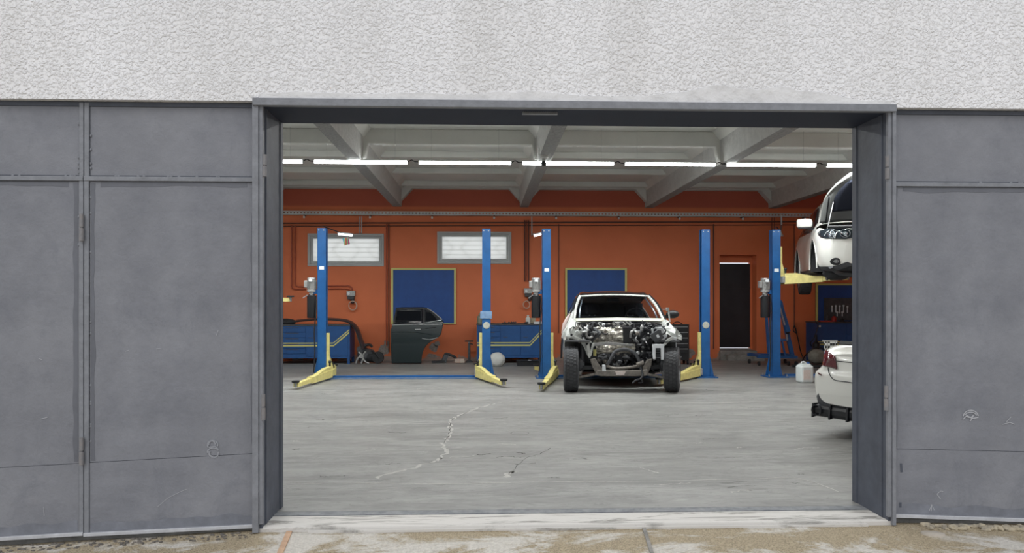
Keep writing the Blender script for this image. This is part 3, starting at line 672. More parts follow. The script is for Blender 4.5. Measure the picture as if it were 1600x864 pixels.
# ================================================================== LIFTS
LY = 13.9
def lift(label, pxl, pxr, arms, raised=None, rightside=True):
    xl = X(pxl, LY); xr = X(pxr, LY) if rightside else xl + 3.15
    t = thing('two_post_lift', label, 'car lift', ((xl + xr) / 2, LY, 0), 0, 'blue two-post car lifts')
    hw = (xr - xl) / 2; HP = 2.80
    for s_, nm in ((-1, 'l'), (1, 'r')):
        x = s_ * hw; i_ = -s_      # inner direction
        p = M(); o0, o1 = sorted((x - i_ * .08, x - i_ * .072))
        a, b = sorted((x - i_ * .08, x + i_ * .08))
        p.box(o0, o1, -.08, .08, .02, HP); p.box(a, b, -.08, -.072, .02, HP); p.box(a, b, .072, .08, .02, HP)
        lp = sorted((x + i_ * .072, x + i_ * .08)); p.box(*lp, -.072, -.04, .02, HP); p.box(*lp, .04, .072, .02, HP)
        p.box(a, b, -.08, .08, HP - .006, HP)
        p.prism([(x - i_ * .08, .02), (x - i_ * .155, .02), (x - i_ * .08, .40)], -.08, -.068); p.prism([(x - i_ * .08, .02), (x - i_ * .155, .02), (x - i_ * .08, .40)], .068, .08)
        p.prism([(x + i_ * .085, .02), (x + i_ * .12, .02), (x + i_ * .085, .2)], -.08, -.068)
        po = p.build('post', BLUE, t, bevel=.004)
        M().box(x - .20, x + .20, -.20, .20, 0, .02).build('base_plate', BLUE, po)
        for (bx_, by_) in ((-.17, -.16), (.17, -.16), (-.17, .16), (.17, .16)):
            M().cyl((x + bx_, by_, .02), (x + bx_, by_, .06), .014, n=8).build('anchor_bolt', STEEL, po)
        for bx_ in (-.05, .04): M().cyl((x + bx_, -.081, HP - .04), (x + bx_, -.09, HP - .04), .012, n=10).build('top_bolt', STEEL, po)
        cz = 0 if raised is None else raised
        c = M(); q0, q1 = sorted((x + i_ * .0, x + i_ * .13)); q2, q3 = sorted((x + i_ * .075, x + i_ * .145))
        c.box(q0, q1, -.038, .038, .10 + cz, .85 + cz) if cz == 0 else c.box(q0, q1, -.038, .038, .10 + cz, .75 + cz)
        c.prism([(x + i_ * .08, .08 + cz), (x + i_ * .21, .08 + cz), (x + i_ * .20, .16 + cz), (x + i_ * .105, .50 + cz), (x + i_ * .08, .50 + cz)], -.06, .06)
        co = c.build('carriage', YEL, t, bevel=.004)
        M().box(*sorted((x + i_ * .09, x + i_ * .22)), -.17, .17, .06 + cz, .18 + cz).build('arm_bracket', ALU if s_ > 0 or raised else YEL, co, bevel=.004)
        for py_ in (-.12, .12): M().cyl((x + i_ * .16, py_, .16 + cz), (x + i_ * .16, py_, .30 + cz), .018, n=10).build('pivot_pin', BLK, co)
        M().sphere((x + i_ * .16, -.12, .32 + cz), .03, 8).build('pin_knob', BLK, co, smooth=60)
    # power unit on the left post's outer side
    ux = -hw - .195
    pu = M(); pu.box(ux - .02, -hw - .085, -.05, .05, 1.58, 1.66).build('mount_bracket', BLUE, t)
    m = M(); m.lathe([(.0, 1.88), (.075, 1.88), (.082, 1.86), (.082, 1.85), (.072, 1.845), (.072, 1.66), (.085, 1.655), (.085, 1.62), (.05, 1.61), (.05, 1.56), (0, 1.56)], (ux, -.02, 0), n=24)
    for k in range(20):
        a = 2 * math.pi * k / 20; m.obox((ux + .08 * math.cos(a), -.02 + .08 * math.sin(a), 1.75), (.018, .005, .17), (0, 0, a))
    mo = m.build('motor', ALU, t, smooth=35)
    M().obox((ux - .10, -.03, 1.76), (.06, .10, .13)).build('switch_box', ALU, mo, bevel=.008)
    M().obox((ux, -.115, 1.83), (.06, .03, .05)).build('motor_plate', PAPER, mo)
    m = M(); m.lathe([(0, 1.58), (.045, 1.58), (.06, 1.55), (.085, 1.545), (.085, 1.145), (.078, 1.13), (0, 1.13)], (ux, -.02, 0), n=24); ta = m.build('oil_tank', BLK, t, smooth=35)
    M().beam((ux - .06, -.08, 1.56), (ux - .15, -.1, 1.50), .016, .016).build('lever', STEEL, t)
    M().tube(crom([(-hw - .11, -.05, 1.55), (-hw - .10, -.08, 1.3), (-hw - .13, -.1, .9), (-hw - .12, -.1, .5), (-hw - .14, -.1, .12)], 6), .012, 7).build('hydraulic_hose', BLK, t, smooth=60)
    # label plate & disc
    M().box(-hw - .04, -hw + .045, -.0825, -.080, 2.0 if pxl > 520 else 2.03, 2.06 if pxl > 520 else 2.09).build('post_label', PAPER, t)
    if rightside:
        m = M(); m.lathe([(0, 0), (.065, 0), (.065, -.004), (.055, -.008), (0, -.008)], (hw, -.080, .99), 'y', n=26); m.build('round_post_plate', mat('pale_disc', (.45, .46, .40), .6, col2=(.30, .31, .28), vscale=25), t)
    if raised is None or True:
        M().box(-hw + .2, hw - .2, -.17, .15, 0, .022).build('floor_channel', mat('scuffed_blue_plate', (.05, .12, .26), .6, col2=(.13, .17, .24), vscale=6), t, bevel=.004)
        M().box(-hw + .2, hw - .2, -.05, .03, .022, .055).build('cable_cover', BLUE, t, bevel=.004)
    for (s_, ys, tip) in arms:
        # tip in world x,y,z
        x = s_ * hw - s_ * .16; z0 = .11 + (raised or 0)
        p0 = Vector((x, ys * .12, z0)); p1 = Vector((tip[0] - t.location.x, tip[1] - LY, tip[2]))
        pm = p0.lerp(p1, .62)
        m = M(); m.beam(p0, pm, .11, .15, .10, .11); ar = m.build('lift_arm', YEL, t, bevel=.004)
        sd = (pm - p0); nn = Vector((-sd.y, sd.x, 0)).normalized()
        tp = p0.lerp(pm, .0) + Vector((0, 0, .06)); m = M()
        A = p0 + Vector((0, 0, .05)); Bq = p0 + Vector((0, 0, .13)); C_ = p0.lerp(pm, .30) + Vector((0, 0, .125)); D_ = p0.lerp(pm, .85) + Vector((0, 0, .045))
        for sg in (-1, 1):
            o_3 = nn * .045 * sg; o_4 = nn * .035 * sg
            m.add([A + o_3, Bq + o_3, C_ + o_3, D_ + o_3, A + o_4, Bq + o_4, C_ + o_4, D_ + o_4], [(0, 1, 2, 3), (7, 6, 5, 4), (0, 4, 5, 1), (1, 5, 6, 2), (2, 6, 7, 3), (3, 7, 4, 0)])
        m.add([Bq + nn * .045, C_ + nn * .045, C_ - nn * .045, Bq - nn * .045], [(0, 1, 2, 3)]); m.add([D_ + nn * .045, C_ + nn * .045, C_ - nn * .045, D_ - nn * .045], [(0, 1, 2, 3)])
        m.build('arm_gusset', YEL, ar)
        m = M(); m.beam(pm - sd.normalized() * .1, p1, .08, .08, .08, .065); m.build('arm_extension', YEL, ar, bevel=.003)
        m = M(); m.cyl(p1 + Vector((0, 0, -.03)), p1 + Vector((0, 0, .045)), .022, n=12); m.build('pad_screw', STEEL, ar)
        m = M(); m.lathe([(0, .045), (.06, .045), (.065, .055), (.065, .075), (0, .075)], p1, n=18); m.build('rubber_pad', BLKM, ar, smooth=40)
    return t
def G(px, py, z=.07):
    d = ray(px, py); s_ = (z - HC) / d.z; return (d.x * s_, d.y * s_, z)
LA = lift('left blue two-post lift, standing empty before the leftmost window', 504, 760, [(-1, -1, G(462, 602)), (-1, 1, (X(521, 15.0), 15.1, .09)), (1, -1, G(787, 599)), (1, 1, (X(745, 15), 15.2, .09))])
LB = lift('middle blue two-post lift, with the stripped white car parked between its posts', 853.5, 1101, [(-1, -1, G(846, 605)), (-1, 1, (X(838, 14.9), 14.95, .09)), (1, -1, G(1030, 597)), (1, 1, (X(1085, 15), 15.1, .09))])
LC = lift('right blue two-post lift, holding up the white off-roader', 1210.5, 0, [(-1, -1, (6.55, 13.05, 1.86)), (-1, 1, (6.75, 14.7, 1.86))], raised=1.73, rightside=False)
LD = lift('blue lift hidden behind the left jamb, only its raised yellow arm tip showing', 150, 416, [(1, -1, (X(455, 13.6), 13.55, 1.47))], raised=1.36)
# grey rag around post two
cc = P(759.5, 492, LY); t = tag(M().box(-.11, .11, -.095, -.082, -.07, .07).build('cloth_wrap', mat('faded_blue_cloth', (.16, .26, .42), .8, var=.2, vscale=12, bump=.5), bevel=.02), 'faded cloth wrapped round the second blue post', 'cloth'); t.location = (cc.x, LY + .0, cc.z)

# ================================================================== TOOL BOARDS
def board(label, pxa, pxb, pya, pyb, Y=WB - .01):
    a, b = X(pxa, Y), X(pxb, Y); z1, z0 = Z(pya, (pxa + pxb) / 2, Y), Z(pyb, (pxa + pxb) / 2, Y)
    t = thing('tool_board', label, 'board', (a, Y, z0), 0, 'blue tool boards with yellow rims'); W = b - a; H = z1 - z0; k = .045
    M().box(0, W, -.02, 0, 0, H).build('panel', BOARD, t)
    for nm, bx_ in (('l', (0, k, 0, H)), ('r', (W - k, W, 0, H)), ('t', (k, W - k, H - k, H)), ('b', (k, W - k, 0, .012))):
        M().box(bx_[0], bx_[1], -.045, -.0, bx_[2], bx_[3]).build('rim_strip', YSTR, t)
    return t
board('large blue tool board behind the leaning car door', 611.5, 712.5, 419, 506)
board('blue tool board behind the roof of the stripped car', 883, 979, 419, 506)
board('blue tool board at the far right below the raised car', 1274, 1372, 443, 505)
board('blue tool board almost hidden behind the left jamb', 345, 441.5, 420, 500)

# ================================================================== BENCHES
def bench(label, pxa, pxb, pyt, depth=.62, Y=17.1, dr=(0, .3), kick=.13, side=1):
    a, b = X(pxa, Y), X(pxb, Y); W = b - a; H = Z(pyt, (pxa + pxb) / 2, Y)
    t = thing('workbench', label, 'workbench', (a, Y, 0), 0, 'blue workbenches with yellow stripes')
    M().box(0, W, .0, depth, kick, H - .03).build('body', BLUED, t, bevel=.004)
    M().box(-.01, W + .01, -.02, depth + .01, H - .03, H).build('worktop', DGREY, t, bevel=.004)
    for lx in (0, W - .06):
        for ly in (0, depth - .06): M().box(lx, lx + .06, ly, ly + .06, 0, kick).build('leg', BLUED, t)
    n_ = 5; d0, d1 = W * dr[0] + .03, W * dr[1]; zt, zb_ = H - .06, H - .06 - .62
    for i in range(n_):
        z1 = zt - (zt - zb_) * i / n_; z0 = zt - (zt - zb_) * (i + 1) / n_ + .012
        d = M().box(d0, d1, -.016, 0, z0, z1).build('drawer', BLUED, t, bevel=.003)
        M().box(d0 + (d1 - d0) * .25, d1 - (d1 - d0) * .25, -.026, -.016, z1 - .02, z1 - .008).build('drawer_handle', DGREY, d)
    for (e0, e1) in ((W * dr[1] + .02, W * .66), (W * .66 + .012, W - .04)):
        d = M().box(e0, e1, -.012, 0, kick + .05, H - .06).build('door', BLUED, t, bevel=.003)
        M().box(e0 + .05, e0 + .16, -.022, -.012, H * .66, H * .66 + .012).build('door_handle', DGREY, d)
    for k_, th_ in ((0, .022), (.065, .034)):
        zl_ = kick + .34 - k_; xk = W * .80 + k_ * .2
        m = M(); m.prism([(.01, zl_), (xk, zl_), (W - .01, zl_ + .30 + .0), (W - .01, zl_ + .30 + th_ * 1.25), (xk, zl_ + th_), (.01, zl_ + th_)], -.021, -.017); m.build('yellow_stripe', YSTR, t)
    M().lathe([(0, 0), (.025, 0), (.025, -.006), (0, -.006)], (.06, -.001, H - .10), 'y', n=12).build('maker_badge', PAPER, t)
    return t, a, W, H
B1, b1x, b1w, b1h = bench('left blue workbench under the black bumper cover', 418, 546.5, 507, dr=(.12, .46))
B2, b2x, b2w, b2h = bench('middle blue workbench between the second and third posts', 745, 848, 506, dr=(.0, .35))
B3, b3x, b3w, b3h = bench('right blue workbench behind the white car boot, with red tools on top', 1277, 1400, 503, dr=(.35, .8), Y=17.2)
# black bumper cover over left bench
t = thing('bumper_cover', 'long black bumper cover lying over the left workbench, one end drooping to the floor', 'bumper', (0, 0, 0))
path = [P(452, 503, 17.45), P(470, 500.5, 17.45), P(500, 498, 17.4), P(530, 499, 17.35), P(548, 503, 17.35), P(558, 514, 17.35), P(564, 532, 17.3), P(569, 545, 17.25)]
path = crom(path, 5); vs = []; fs = []; K = 9
for i, p in enumerate(path):
    d = (path[min(i + 1, len(path) - 1)] - path[max(i - 1, 0)]).normalized(); n1 = Vector((-d.z, 0, d.x)); wd = .10 + .06 * math.sin(i / len(path) * 3.1)
    for k in range(K):
        a = math.pi * (k / (K - 1)); vs.append(p + Vector((0, -1, 0)) * math.cos(a) * .18 + n1 * (math.sin(a) * (.05 + .09 * max(0, i / len(path) - .55)) - .03) + n1 * 0 * wd)
for i in range(len(path) - 1):
    for k in range(K - 1): a = i * K + k; fs.append((a, a + 1, a + 1 + K, a + K))
M().add(vs, fs).build('cover_skin', mat('dull_black_bumper', (.055, .035, .035), .35), t, smooth=60, solid=.012)
M().tube([p + Vector((0, -.19, -.02)) for p in path], .014, 6).build('rolled_edge', BLKM, t, smooth=60)
m = M(); m.sphere(P(447, 503, 17.3), .16, 14, (1.35, .8, .5), .12, 3); tag(m.build('dark_jacket', BLKM, smooth=70), 'crumpled dark jacket on the left workbench end', 'jacket')
# engine parts heap at bench end
def part_on_floor(nm, label, cat, items, loc):
    t = thing(nm, label, cat, loc)
    for (kind, mt, args) in items:
        m = M(); getattr(m, kind)(*args[:-1] if isinstance(args[-1], dict) else args, **(args[-1] if isinstance(args[-1], dict) else {})); m.build({'lathe': 'pulley', 'sphere': 'housing', 'obox': 'block', 'tube': 'hose', 'beam': 'bracket', 'cyl': 'shaft'}[kind], mt, t, smooth=50 if kind != 'obox' else None)
    return t
c = G(573, 568, 0); 
part_on_floor('gearbox_part', 'dark greasy gearbox heap on the floor right of the left workbench', 'car part', [
    ('sphere', DGREY, ((-.08, .12, .17), .16, 12, (1.1, .8, 1), .12, 1)), ('sphere', BLKM, ((.10, .1, .14), .13, 12, (1.4, .9, .9), .12, 2)),
    ('lathe', BLKM, ([(0, 0), (.13, 0), (.14, .03), (.13, .09), (.06, .12), (0, .12)], (.26, -.02, .14), 'y', 20)),
    ('obox', DGREY, ((.03, .1, .28), (.22, .16, .08), (.2, .3, .1))), ('tube', BLK, (crom([(-.12, 0, .3), (-.02, -.05, .42), (.08, 0, .43), (.12, .02, .38)], 5), .03, 8)),
    ('tube', BLK, (crom([(.1, .0, .3), (.2, -.04, .25), (.3, -.04, .12)], 5), .018, 8)), ('beam', DGREY, ((-.14, .0, .40), (-.02, .02, .44), .05, .04)),
    ('lathe', DGREY, ([(0, 0), (.08, 0), (.085, .02), (.05, .06), (0, .06)], (-.14, -.05, .33), 'y', 16))], c)
c = G(567, 569, 0)
part_on_floor('steering_knuckle', 'bare grey metal suspension knuckle leaning on the greasy heap', 'car part', [
    ('tube', ALU, (crom([(-.14, -.04, .03), (-.10, -.05, .14), (0, -.05, .2), (.08, -.05, .3)], 5), .022, 8)), ('tube', ALU, (crom([(-.02, -.06, .03), (.02, -.06, .14), (.0, -.06, .22), (-.08, -.05, .28)], 5), .02, 8)),
    ('tube', ALU, (crom([(.02, -.06, .14), (.08, -.06, .06), (.16, -.06, .03)], 5), .018, 8)), ('cyl', ALU, ((-.01, -.1, .2), (-.01, -.02, .2), .05))], (c[0], c[1] - .05, 0))
# small tools on bench 2
q = random.Random(5)
for i in range(7):
    x = b2x + .62 + i * .07 + q.uniform(-.02, .02)
    if i > 4: x = b2x + .98 + i * .03
    kind = i % 3; L = q.uniform(.05, .10)
    lab = ['small dark wrench', 'small dark socket driver', 'small black clamp', 'small dark ratchet', 'short black pliers', 'small dark spray nozzle', 'dark little bolt tray'][i] + ' on the middle workbench top'
    t = thing('hand_tool', lab, 'tool', (x, 17.25 + q.uniform(0, .1), b2h), q.uniform(-.8, .8), 'small tools on the middle workbench')
    M().beam((-L / 2, 0, .015), (L / 2, 0, .015), .025, .025).build('handle', BLKM, t); M().sphere((L / 2, 0, .024), .026, 8, (1, .8, .9)).build('head', DGREY, t, smooth=60)
def bottle(label, px, py, Y, z, r, h, mt, capm):
    x = X(px, Y); t = thing('bottle', label, 'bottle', (x, Y, z))
    M().lathe([(0, 0), (r, 0), (r, h * .62), (r * .45, h * .78), (r * .4, h * .85), (0, h * .85)], (0, 0, 0), n=16).build('body', mt, t, smooth=40)
    M().lathe([(0, h * .85), (r * .5, h * .85), (r * .5, h), (0, h)], (0, 0, 0), n=12).build('cap', capm, t, smooth=40)
bottle('white bottle with black foot on the middle workbench under the black tank', 825, 500, 17.35, b2h, .055, .2, WHITEP, WHITEP)
t = tag(M().box(0, .12, -.05, .05, 0, .13).build('open_carton', mat('dim_carton', (.35, .30, .22), .8), bevel=.005), 'small grey-brown carton beside the white bottle', 'box'); t.location = (X(829, 17.4), 17.45, b2h)
t = tag(M().box(0, .20, -.08, .08, 0, .045).build('paper_stack', PAPER), 'low white box at the right end of the middle workbench', 'box'); t.location = (X(834, 17.3), 17.3, b2h)
t = thing('spray_canister', 'grey canister standing on the left end of the middle workbench', 'canister', (X(750, 17.4), 17.4, b2h))
M().lathe([(0, 0), (.07, 0), (.07, .16), (.03, .2), (.03, .24), (0, .24)], (0, 0, 0), n=16).build('can_body', mat('olive_can', (.22, .22, .16), .5), t, smooth=40); M().tube([(.0, 0, .23), (.05, 0, .26)], .012, 6).build('nozzle', WHITEP, t)

# ---- leaning car door
dY = 17.15; O = P(612, 567, dY); O.z = 0
t = thing('car_door', 'dark green-grey car door with window leaning against the orange wall', 'car door', O)
def dl(px, py): p = P(px, py, dY); return (p.x - O.x, p.z)
def curve2(pts, n=4): return [(p.x, p.y) for p in crom([(a, b, 0) for a, b in pts], n)]
body = [dl(*p) for p in [(612.5, 567), (611.5, 541), (611.5, 515), (614, 507)]] + curve2([dl(*p) for p in [(650, 506), (678, 502), (692.5, 501), (691.5, 512), (688, 524), (678, 531), (668, 538), (661, 550), (658.5, 567)]], 4)
def yoff(x, z): return -.05 - .05 * math.sin(max(0, min(1, z / 1.0)) * math.pi) + .015 * z
def panel_mesh(poly, nm, mt, parent, yo=0, thick=.02, cell=.03):
    bm = bmesh.new(); vs_ = [bm.verts.new((p[0], 0, p[1])) for p in poly]; f = bm.faces.new(vs_)
    x0_, x1_ = min(p[0] for p in poly), max(p[0] for p in poly); z0_, z1_ = min(p[1] for p in poly), max(p[1] for p in poly)
    k = int((x1_ - x0_) / cell)
    for i in range(1, k):
        bmesh.ops.bisect_plane(bm, geom=bm.verts[:] + bm.edges[:] + bm.faces[:], plane_co=(x0_ + i * cell, 0, 0), plane_no=(1, 0, 0))
    k = int((z1_ - z0_) / cell)
    for i in range(1, k):
        bmesh.ops.bisect_plane(bm, geom=bm.verts[:] + bm.edges[:] + bm.faces[:], plane_co=(0, 0, z0_ + i * cell), plane_no=(0, 0, 1))
    for v in bm.verts: v.co.y = yoff(v.co.x, v.co.z) + yo
    me = bpy.data.meshes.new(nm); bm.to_mesh(me); bm.free(); me.materials.append(mt); o = bpy.data.objects.new(nm, me); COL.objects.link(o); o.parent = parent
    for p in me.polygons: p.use_smooth = True
    me.set_sharp_from_angle(angle=R(40))
    md = o.modifiers.new('s', 'SOLIDIFY'); md.thickness = thick; md.offset = 0
    return o
panel_mesh(body, 'door_skin', DARKCAR, t, 0, .05)
upper = [dl(614, 508), dl(619, 481)] + curve2([dl(630, 480), dl(648, 480), dl(665, 480.5), dl(676, 486), dl(692, 501)], 3) + [dl(678, 502.5), dl(650, 506.5)]
panel_mesh(upper, 'window_surround', BLK, t, .005, .03)
panel_mesh([dl(617, 506), dl(621, 483), dl(661, 482.5), dl(661, 504)], 'window_glass', GLASSD, t, -.012, .006)
panel_mesh([dl(664, 504), dl(664, 484), dl(672, 487), dl(686, 501)], 'quarter_glass', GLASSD, t, -.012, .006)
def strip(pts, r, nm, mt, parent, yo=-.03):
    V = []
    for a, b in pts: x, z = dl(a, b); V.append(Vector((x, yoff(x, z) + yo, z)))
    return M().tube(crom(V, 4), r, 6).build(nm, mt, parent, smooth=60)
strip([(613, 507.5), (650, 506.5), (678, 502), (690, 500)], .010, 'belt_trim', CHROME, t); strip([(668, 482), (678, 488), (691, 499)], .010, 'window_trim', CHROME, t)
strip([(613, 518.5), (645, 518.5), (665, 521), (678, 524)], .007, 'crease_highlight_bead', DARKCAR, t, -.028); strip([(660, 528), (672, 530), (684, 527)], .008, 'sill_trim', CHROME, t)  # raised bead shaped in for the highlight along the body crease
strip([(649, 514.5), (658, 514.2)], .014, 'door_handle', CHROME, t, -.045); 
M().tube([dlv for dlv in [Vector((dl(a, b)[0], yoff(*dl(a, b)) - .03, dl(a, b)[1])) for a, b in ((666, 512.5), (682, 511))]], .012, 8).build('handle_recess', BLK, t)

# ---- floor items near wall
c = G(697, 567, 0)
part_on_floor('trim_bracket', 'dark bent bracket lying on the floor beside the car door', 'car part', [
    ('obox', BLKM, ((-.18, 0, .03), (.3, .12, .05), (0, -.05, .1))), ('tube', BLKM, (crom([(-.08, 0, .05), (-.02, 0, .2), (.06, 0, .2), (.2, 0, .14), (.23, 0, .09)], 5), .03, 8)), ('obox', DGREY, ((-.02, .02, .1), (.1, .1, .18), (0, .3, 0)))], c)
c = G(719.5, 567, 0)
t = tag(M().box(-.13, .10, -.09, .09, 0, .10).build('rubble_brick', mat('dusty_brick', (.42, .24, .18), .9, col2=(.45, .42, .38), vscale=14, bump=.5), bevel=.02), 'dusty pinkish brick lump on the floor by the wall', 'brick'); t.location = c
c = G(733, 566, 0)
t = thing('jack_stand', 'tall thin dark jack stand near the second blue post', 'jack stand', c)
M().lathe([(0, 0), (.09, 0), (.09, .02), (.035, .05), (.03, .3), (.028, .46), (0, .46)], (0, 0, 0), n=16).build('column', DGREY, t, smooth=40)
M().beam((-.10, 0, .50), (.10, 0, .50), .05, .03).build('saddle', BLKM, t); M().cyl((0, 0, .44), (0, 0, .5), .02, n=10).build('screw', STEEL, t); M().beam((.03, 0, .44), (.09, 0, .42), .03, .03).build('lever', BLKM, t)
# white sack
c = G(777, 573, 0); t = thing('white_sack', 'white knotted plastic sack on the floor behind the second post', 'sack', c)
m = M(); m.sphere((0, .1, .145), .165, 22, (1.08, .85, 1.0), .05, 9); m.build('sack_body', SACK, t, smooth=80); 
# black tray
c = G(826, 571, 0); t = thing('drip_tray', 'shallow black tray on the floor in front of the middle workbench', 'tray', c)
m = M(); m.box(-.26, .30, -.14, .14, 0, .015); m.box(-.26, -.245, -.14, .14, .015, .12); m.box(.285, .30, -.14, .14, .015, .12); m.box(-.245, .285, -.14, -.125, .015, .12); m.box(-.245, .285, .125, .14, .015, .12)
m.box(-.29, .33, -.17, -.14, .11, .12); m.build('tray_body', BLK, t)
t = tag(M().prism([(-.06, 0), (.08, 0), (.06, .03), (-.03, .06)], -.05, .05).build('folded_paper', PAPER), 'crumpled white paper lying in the black tray', 'paper'); t.location = (c[0] + .03, c[1], .07)
t = tag(M().box(.1, .24, -.1, .1, 0, .09).build('dark_carton', DGREY, bevel=.01), 'dark small box standing in the black tray', 'box'); t.location = (c[0], c[1], .016)
# socket boxes w/ coiled hose
def regulator(label, px, py, s=1.0):
    c = P(px, py, WB - .02); t = thing('air_regulator', label, 'wall regulator', c, 0, 'wall air regulators')
    M().box(-.10 * s, .10 * s, -.10, .02, .02, .15 * s).build('box_cover', ALU, t, bevel=.01); M().box(-.08, .08, -.09, .02, -.06, .02).build('valve_block', DGREY, t, bevel=.01)
    M().lathe([(0, 0), (.04, 0), (.045, -.08), (.02, -.1), (0, -.1)], (.04, -.05, -.06), n=14).build('bowl', BLK, t, smooth=40)
    M().lathe([(0, 0), (.035, 0), (.035, -.02), (0, -.02)], (-.05, -.10, .08), 'y', n=16).build('gauge', PAPER, t)
    return t, c
regulator('grey air regulator on the orange wall under the left window', 549, 464)
regulator('grey socket box on the orange wall left of the third post', 825, 460, 1.0)
def coil(label, px, py, r=.10):
    c = P(px, py, WB - .08); m = M()
    for k in range(3): m.tube([(r * (1 - .03 * k) * math.cos(2 * math.pi * i / 28), -.02 * k, r * 1.05 * (1 + .03 * k) * math.sin(2 * math.pi * i / 28)) for i in range(29)], .011, 6)
    m.tube([(0, .0, r), (.01, .04, r + .03)], .01, 6)
    o = m.build('coiled_hose', COIL, smooth=60); o.location = c; tag(o, label, 'hose')
coil('pale coiled hose hanging under the left regulator', 551.5, 477.5, .098); coil('pale coiled hose hanging behind the third post power unit', 822.5, 476, .08)

# ---- black tool trolley
tY = 16.6; a, b = X(1049, tY), X(1077, tY); H = Z(507, 1063, tY); t = thing('tool_trolley', 'black tool trolley on castors right of the stripped car', 'tool trolley', (a, tY, 0)); W = b - a
M().box(-.05, W, 0, .42, .10, H).build('cabinet', BLK, t, bevel=.006)
for i in range(5):
    z1 = H - .04 - i * .125; d = M().box(-.02, W - .03, -.02, 0, z1 - .11, z1).build('drawer', BLK, t, bevel=.004)
    M().box(-.01, W - .04, -.03, -.02, z1 - .022, z1 - .008).build('drawer_rail', STEEL, d)
M().prism([(W * .42, .20), (W * .5, .13), (W * .58, .20)], -.012, -.002).build('triangle_badge', STEEL, t)
for cx_ in (.0, W - .04):
    M().cyl((cx_, .05, .05), (cx_ + .035, .05, .05), .05, n=16).build('castor', BLKM, t, smooth=40); M().cyl((cx_, .36, .05), (cx_ + .035, .36, .05), .05, n=16).build('castor', BLKM, t, smooth=40)
M().tube(crom([(.05, .1, H), (.12, .1, H + .05), (.2, .1, H + .05), (.28, .1, H)], 4), .012, 6).build('top_handle', BLK, t)

# ---- blue engine crane behind rightmost post
cY = 16.3; c = P(1213, 560, cY); t = thing('engine_crane', 'blue folding workshop crane behind the rightmost blue post', 'crane', (c.x, cY, 0))
def cl(px, py, y=0): p = P(px, py, cY + y); return Vector((p.x - c.x, y, p.z))
M().beam(cl(1183, 557), cl(1245, 558), .10, .06).build('base_leg', BLUE, t); M().beam(cl(1183, 557) + Vector((0, .6, 0)), cl(1245, 558) + Vector((0, .6, 0)), .08, .06).build('base_leg', BLUE, t)
M().beam(cl(1238, 556) , cl(1238, 556) + Vector((0, .6, 0)), .08, .06).build('base_cross', BLUE, t); M().beam(cl(1188, 556) , cl(1188, 556) + Vector((0, .6, 0)), .08, .06).build('base_cross', BLUE, t)
M().beam(cl(1212, 557, .3), cl(1212, 462, .3), .12, .12).build('mast', BLUE, t)
M().beam(cl(1219, 472, .1), cl(1238, 556, .1), .08, .08).build('strut', BLUE, t); M().beam(cl(1196, 472, .1), cl(1201, 552, .1), .05, .05).build('strut', BLUE, t)
M().beam(cl(1217, 470, 0), cl(1231, 518, 0), .09, .10).build('boom', BLUE, t); M().beam(cl(1218, 478, -.08), cl(1226, 508, -.08), .03, .03).build('boom_link', STEEL, t)
M().sphere(cl(1230.5, 519, 0), .05, 12, (1, 1, .9)).build('boom_roller', BLK, t, smooth=60); M().tube([cl(1229, 522), cl(1230, 532)], .02, 8).build('hook', STEEL, t)
M().beam(cl(1216, 531, .05), cl(1233, 531, .05), .06, .05).build('brace', BLUE, t); M().beam(cl(1222, 533, .05), cl(1227, 556, .05), .03, .05).build('brace', BLUE, t)
for px in (1186, 1232, 1244):
    p = cl(px, 564); M().cyl((p.x - .02, 0, .05), (p.x + .02, 0, .05), .05, n=14).build('castor', BLKM, t, smooth=40); M().cyl((p.x - .02, .6, .05), (p.x + .02, .6, .05), .05, n=14).build('castor', BLKM, t, smooth=40)
# ---- jerrycan
jY = 13.55; c = G(1257, 597.5, 0); t = thing('jerrycan', 'milky white jerrycan with pinkish label on the floor left of the white car boot', 'jerrycan', c, R(8))
k = c[1] / 1155
m = M(); Wj, Dj, Hj = .118, .16, .30; m.box(-Wj, Wj, -.11, .11, 0.0, .31); m.build('can_body', CANP, t, bevel=.035)
m = M(); m.box(-Wj + .03, Wj - .03, -.07, .07, .30, .335); m.build('can_shoulder', CANP, t, bevel=.02)
M().box(-Wj + .03, Wj - .07, -.114, -.108, .06, .23).build('label_panel', LABELP, t)
M().tube(crom([(-.07, 0, .32), (-.05, 0, .36), (.01, 0, .36), (.03, 0, .32)], 4), .014, 8).build('handle', CANP, t, smooth=60)
M().cyl((.075, 0, .33), (.075, 0, .36), .025, n=16).build('cap', BLUED, t, smooth=40)
# ---- hoses on floor by right bench
def hose(label, pts, r, mt=BLK):
    V = [Vector(p) for p in pts]; return tag(M().tube(crom(V, 8), r, 8).build('air_hose', mt, smooth=60), label, 'hose')
wY = WB - .05
hose('black air hose dropping down the wall and looping on the floor right of the crane', [P(1241, 508, wY), P(1243, 514, wY), P(1247, 530, wY), P(1252, 552, 17.6), G(1262, 568, .02), G(1285, 568.5, .02), G(1300, 568, .02)], .014)
hose('black hose looped back up beside the drop hose', [P(1241, 509, wY), P(1239.5, 516, wY), P(1244, 520, wY), P(1243, 512, wY)], .012)
hose('long black hose arching over the floor toward the white car', [G(1250, 571, .02), P(1258, 556, 16.5), P(1270, 545, 16.5), P(1282, 543, 16.5), P(1293, 552, 16.5), G(1303, 571, .02)], .016)
hose('thick black cable lying on the floor behind the jerrycan', [G(1238, 571.5, .03), G(1262, 572, .03), G(1290, 572.5, .03), G(1310, 571.5, .03)], .028)
hose('curled black hose hanging at the edge of the right workbench', [P(1268, 541, 17.2), P(1266, 536, 17.1), P(1270, 531, 17.1), P(1275, 520, 17.1), P(1278, 508, 17.1), P(1274, 502, 17.15)], .012)
